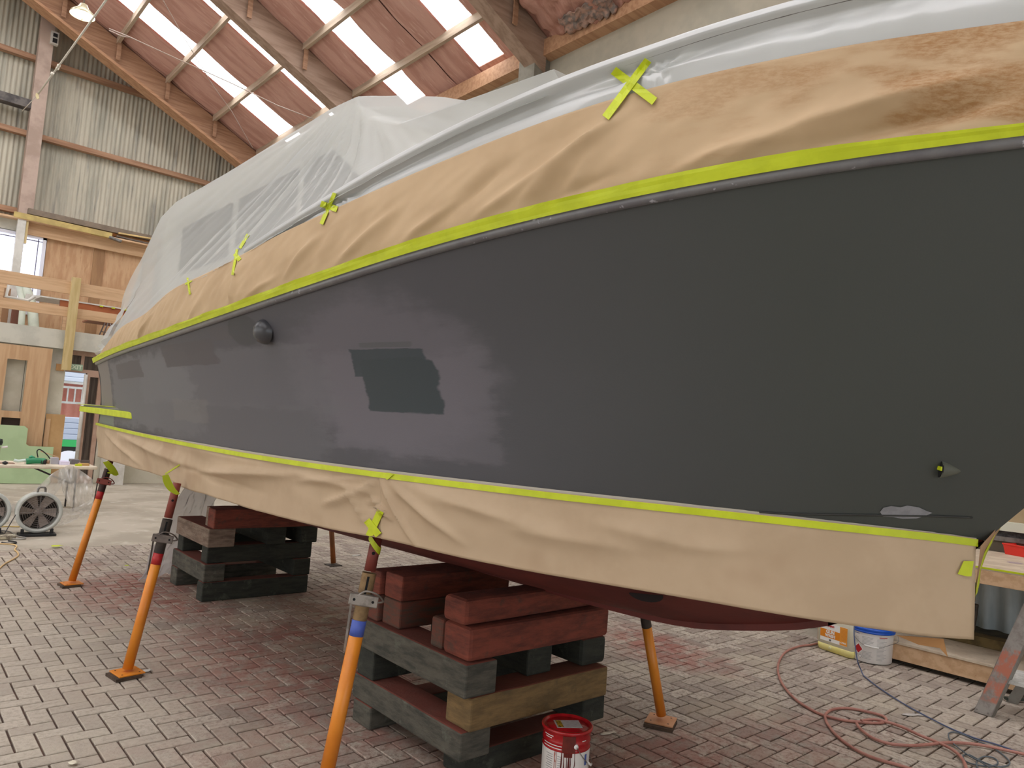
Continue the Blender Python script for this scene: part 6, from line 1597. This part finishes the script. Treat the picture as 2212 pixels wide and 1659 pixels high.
# lumber lying on the room roof
LB = [((30, 463), (240, 520), .10, (200, 176, 110), 'long greenish yellow plank on the room roof, left end'), ((60, 456), (330, 516), .10, (132, 116, 100), 'long grey plank against the cladding on the room roof'),
      ((62, 476), (170, 498), .05, (176, 84, 60), 'thin red plank on the room roof'), ((175, 488), (330, 528), .07, (214, 150, 90), 'orange plank crossing on the room roof, right'),
      ((255, 504), (332, 517), .03, (222, 190, 130), 'thin pale plank at the right of the room roof'), ((185, 500), (232, 512), .08, (190, 120, 84), 'short orange offcut on the room roof'),
      ((170, 495), (200, 504), .07, (140, 80, 60), 'broken dark red offcut on the room roof'), ((110, 478), (200, 500), .03, (60, 54, 52), 'thin black strip on the room roof'), ((250, 518), (325, 536), .03, (110, 96, 84), 'flat grey strip at the roof edge of the room')]
for k, (a_, c_, th, col, lb) in enumerate(LB):
    y0_ = 19.75+.05*(k % 4); A = aty(*a_, y0_); B = aty(*c_, y0_); A.z = max(A.z, 5.80); B.z = max(B.z, 5.78)
    tag(MB().bar(A, B, .12, th*1.3).build('plank', mat('plank_%s' % ['yellow', 'grey', 'red', 'orange', 'pale', 'amber', 'oxide', 'black', 'ash'][k], col, tuple(int(v*.88) for v in col), 3, rough=.7), bevel=.004), lb, 'plank')
tag(MB().bar(aty(235, 512, 19.72), aty(262, 522, 19.72), .12, .06).build('grey_rag', M_steel, bevel=.01), 'crumpled grey strip hanging at the roof edge of the room', 'rag')

# ================================================================== LAMP, CORDS AND WIRES OVERHEAD
lp = aty(178, 34, 15.5)
lamp = empty('high_bay_lamp', lp, 'round glowing high bay lamp below the roof at upper left', 'lamp')
MB().lathe([(.21, .0), (.20, .05), (.10, .14), (.06, .22), (.001, .23)], lp, 32).build('reflector', mat('lamp_housing', (190, 180, 150), rough=.3, metal=.3), lamp)
MB().lathe([(.001, -.03), (.12, -.02), (.19, .0), (.205, .02)], lp, 32).build('diffuser', emis('lamp_glow', (255, 250, 225), 8.0), lamp)
MB().tube([lp+Vector((0, 0, .2)), Vector((lp.x, lp.y, rz(lp.x)))], .01, 6).build('hanger', M_steel, lamp)
MB().tube([lp+Vector((.0, 0, -.03)), lp+Vector((.0, 0, -.09))], .01, 6).build('pull_cord', mat('pull_cord', (222, 200, 150), rough=.5), lamp)
rope = empty('stay_rope', aty(110, 155, 17), 'white rope with knots slanting across the corrugated wall at upper left', 'rope')
A, B_, C_, D_ = aty(233, -5, 13), aty(125, 145, 16.2), aty(80, 206, 17.6), aty(48, 240, 19)
M_rope = mat('white_rope', (206, 200, 186), rough=.7)
MB().tube([A, B_, C_], .016, 6).build('rope_length', M_rope, rope)
MB().tube([C_, D_], .008, 6).build('rope_tail', M_rope, rope)
for (x, y) in ((127, 142), (124, 148), (113, 159)):
    MB().lathe([(.001, -.04), (.03, -.02), (.03, .02), (.001, .04)], aty(x, y, 16.3), 8, (.3, 0, 1)).build('knot', M_rope, rope)
MB().prism([aty(x, y, 17.5) for x, y in ((78, 200), (83, 203), (85, 212), (80, 214), (77, 206))], (0, .03, 0)).build('tag', mat('cream_tag', (220, 206, 160), rough=.6), rope)
M_wire = mat('thin_wire', (170, 150, 136), rough=.5)
for k, (L, r_, lb) in enumerate((([(236, 62), (280, 80), (385, 128), (500, 180), (600, 228), (690, 262)], .012, 'thin pale wire crossing under the left skylights'), ([(236, 66), (262, 78), (284, 82)], .012, 'short doubled wire end near the lamp'), ([(352, 0), (400, 85), (460, 185), (500, 240), (546, 320)], .008, 'fine wire dropping steeply toward the cabin film'))):
    n_ = len(L); tag(MB().tube([roofpt for roofpt in [(lambda d_, t_: CAM+d_*t_)(ray(x, y), (9.35 if k < 2 else 9.6)/(ray(x, y).z+.46*ray(x, y).x)) for x, y in L]], r_, 5).build('overhead_wire', M_wire), lb, 'wire')
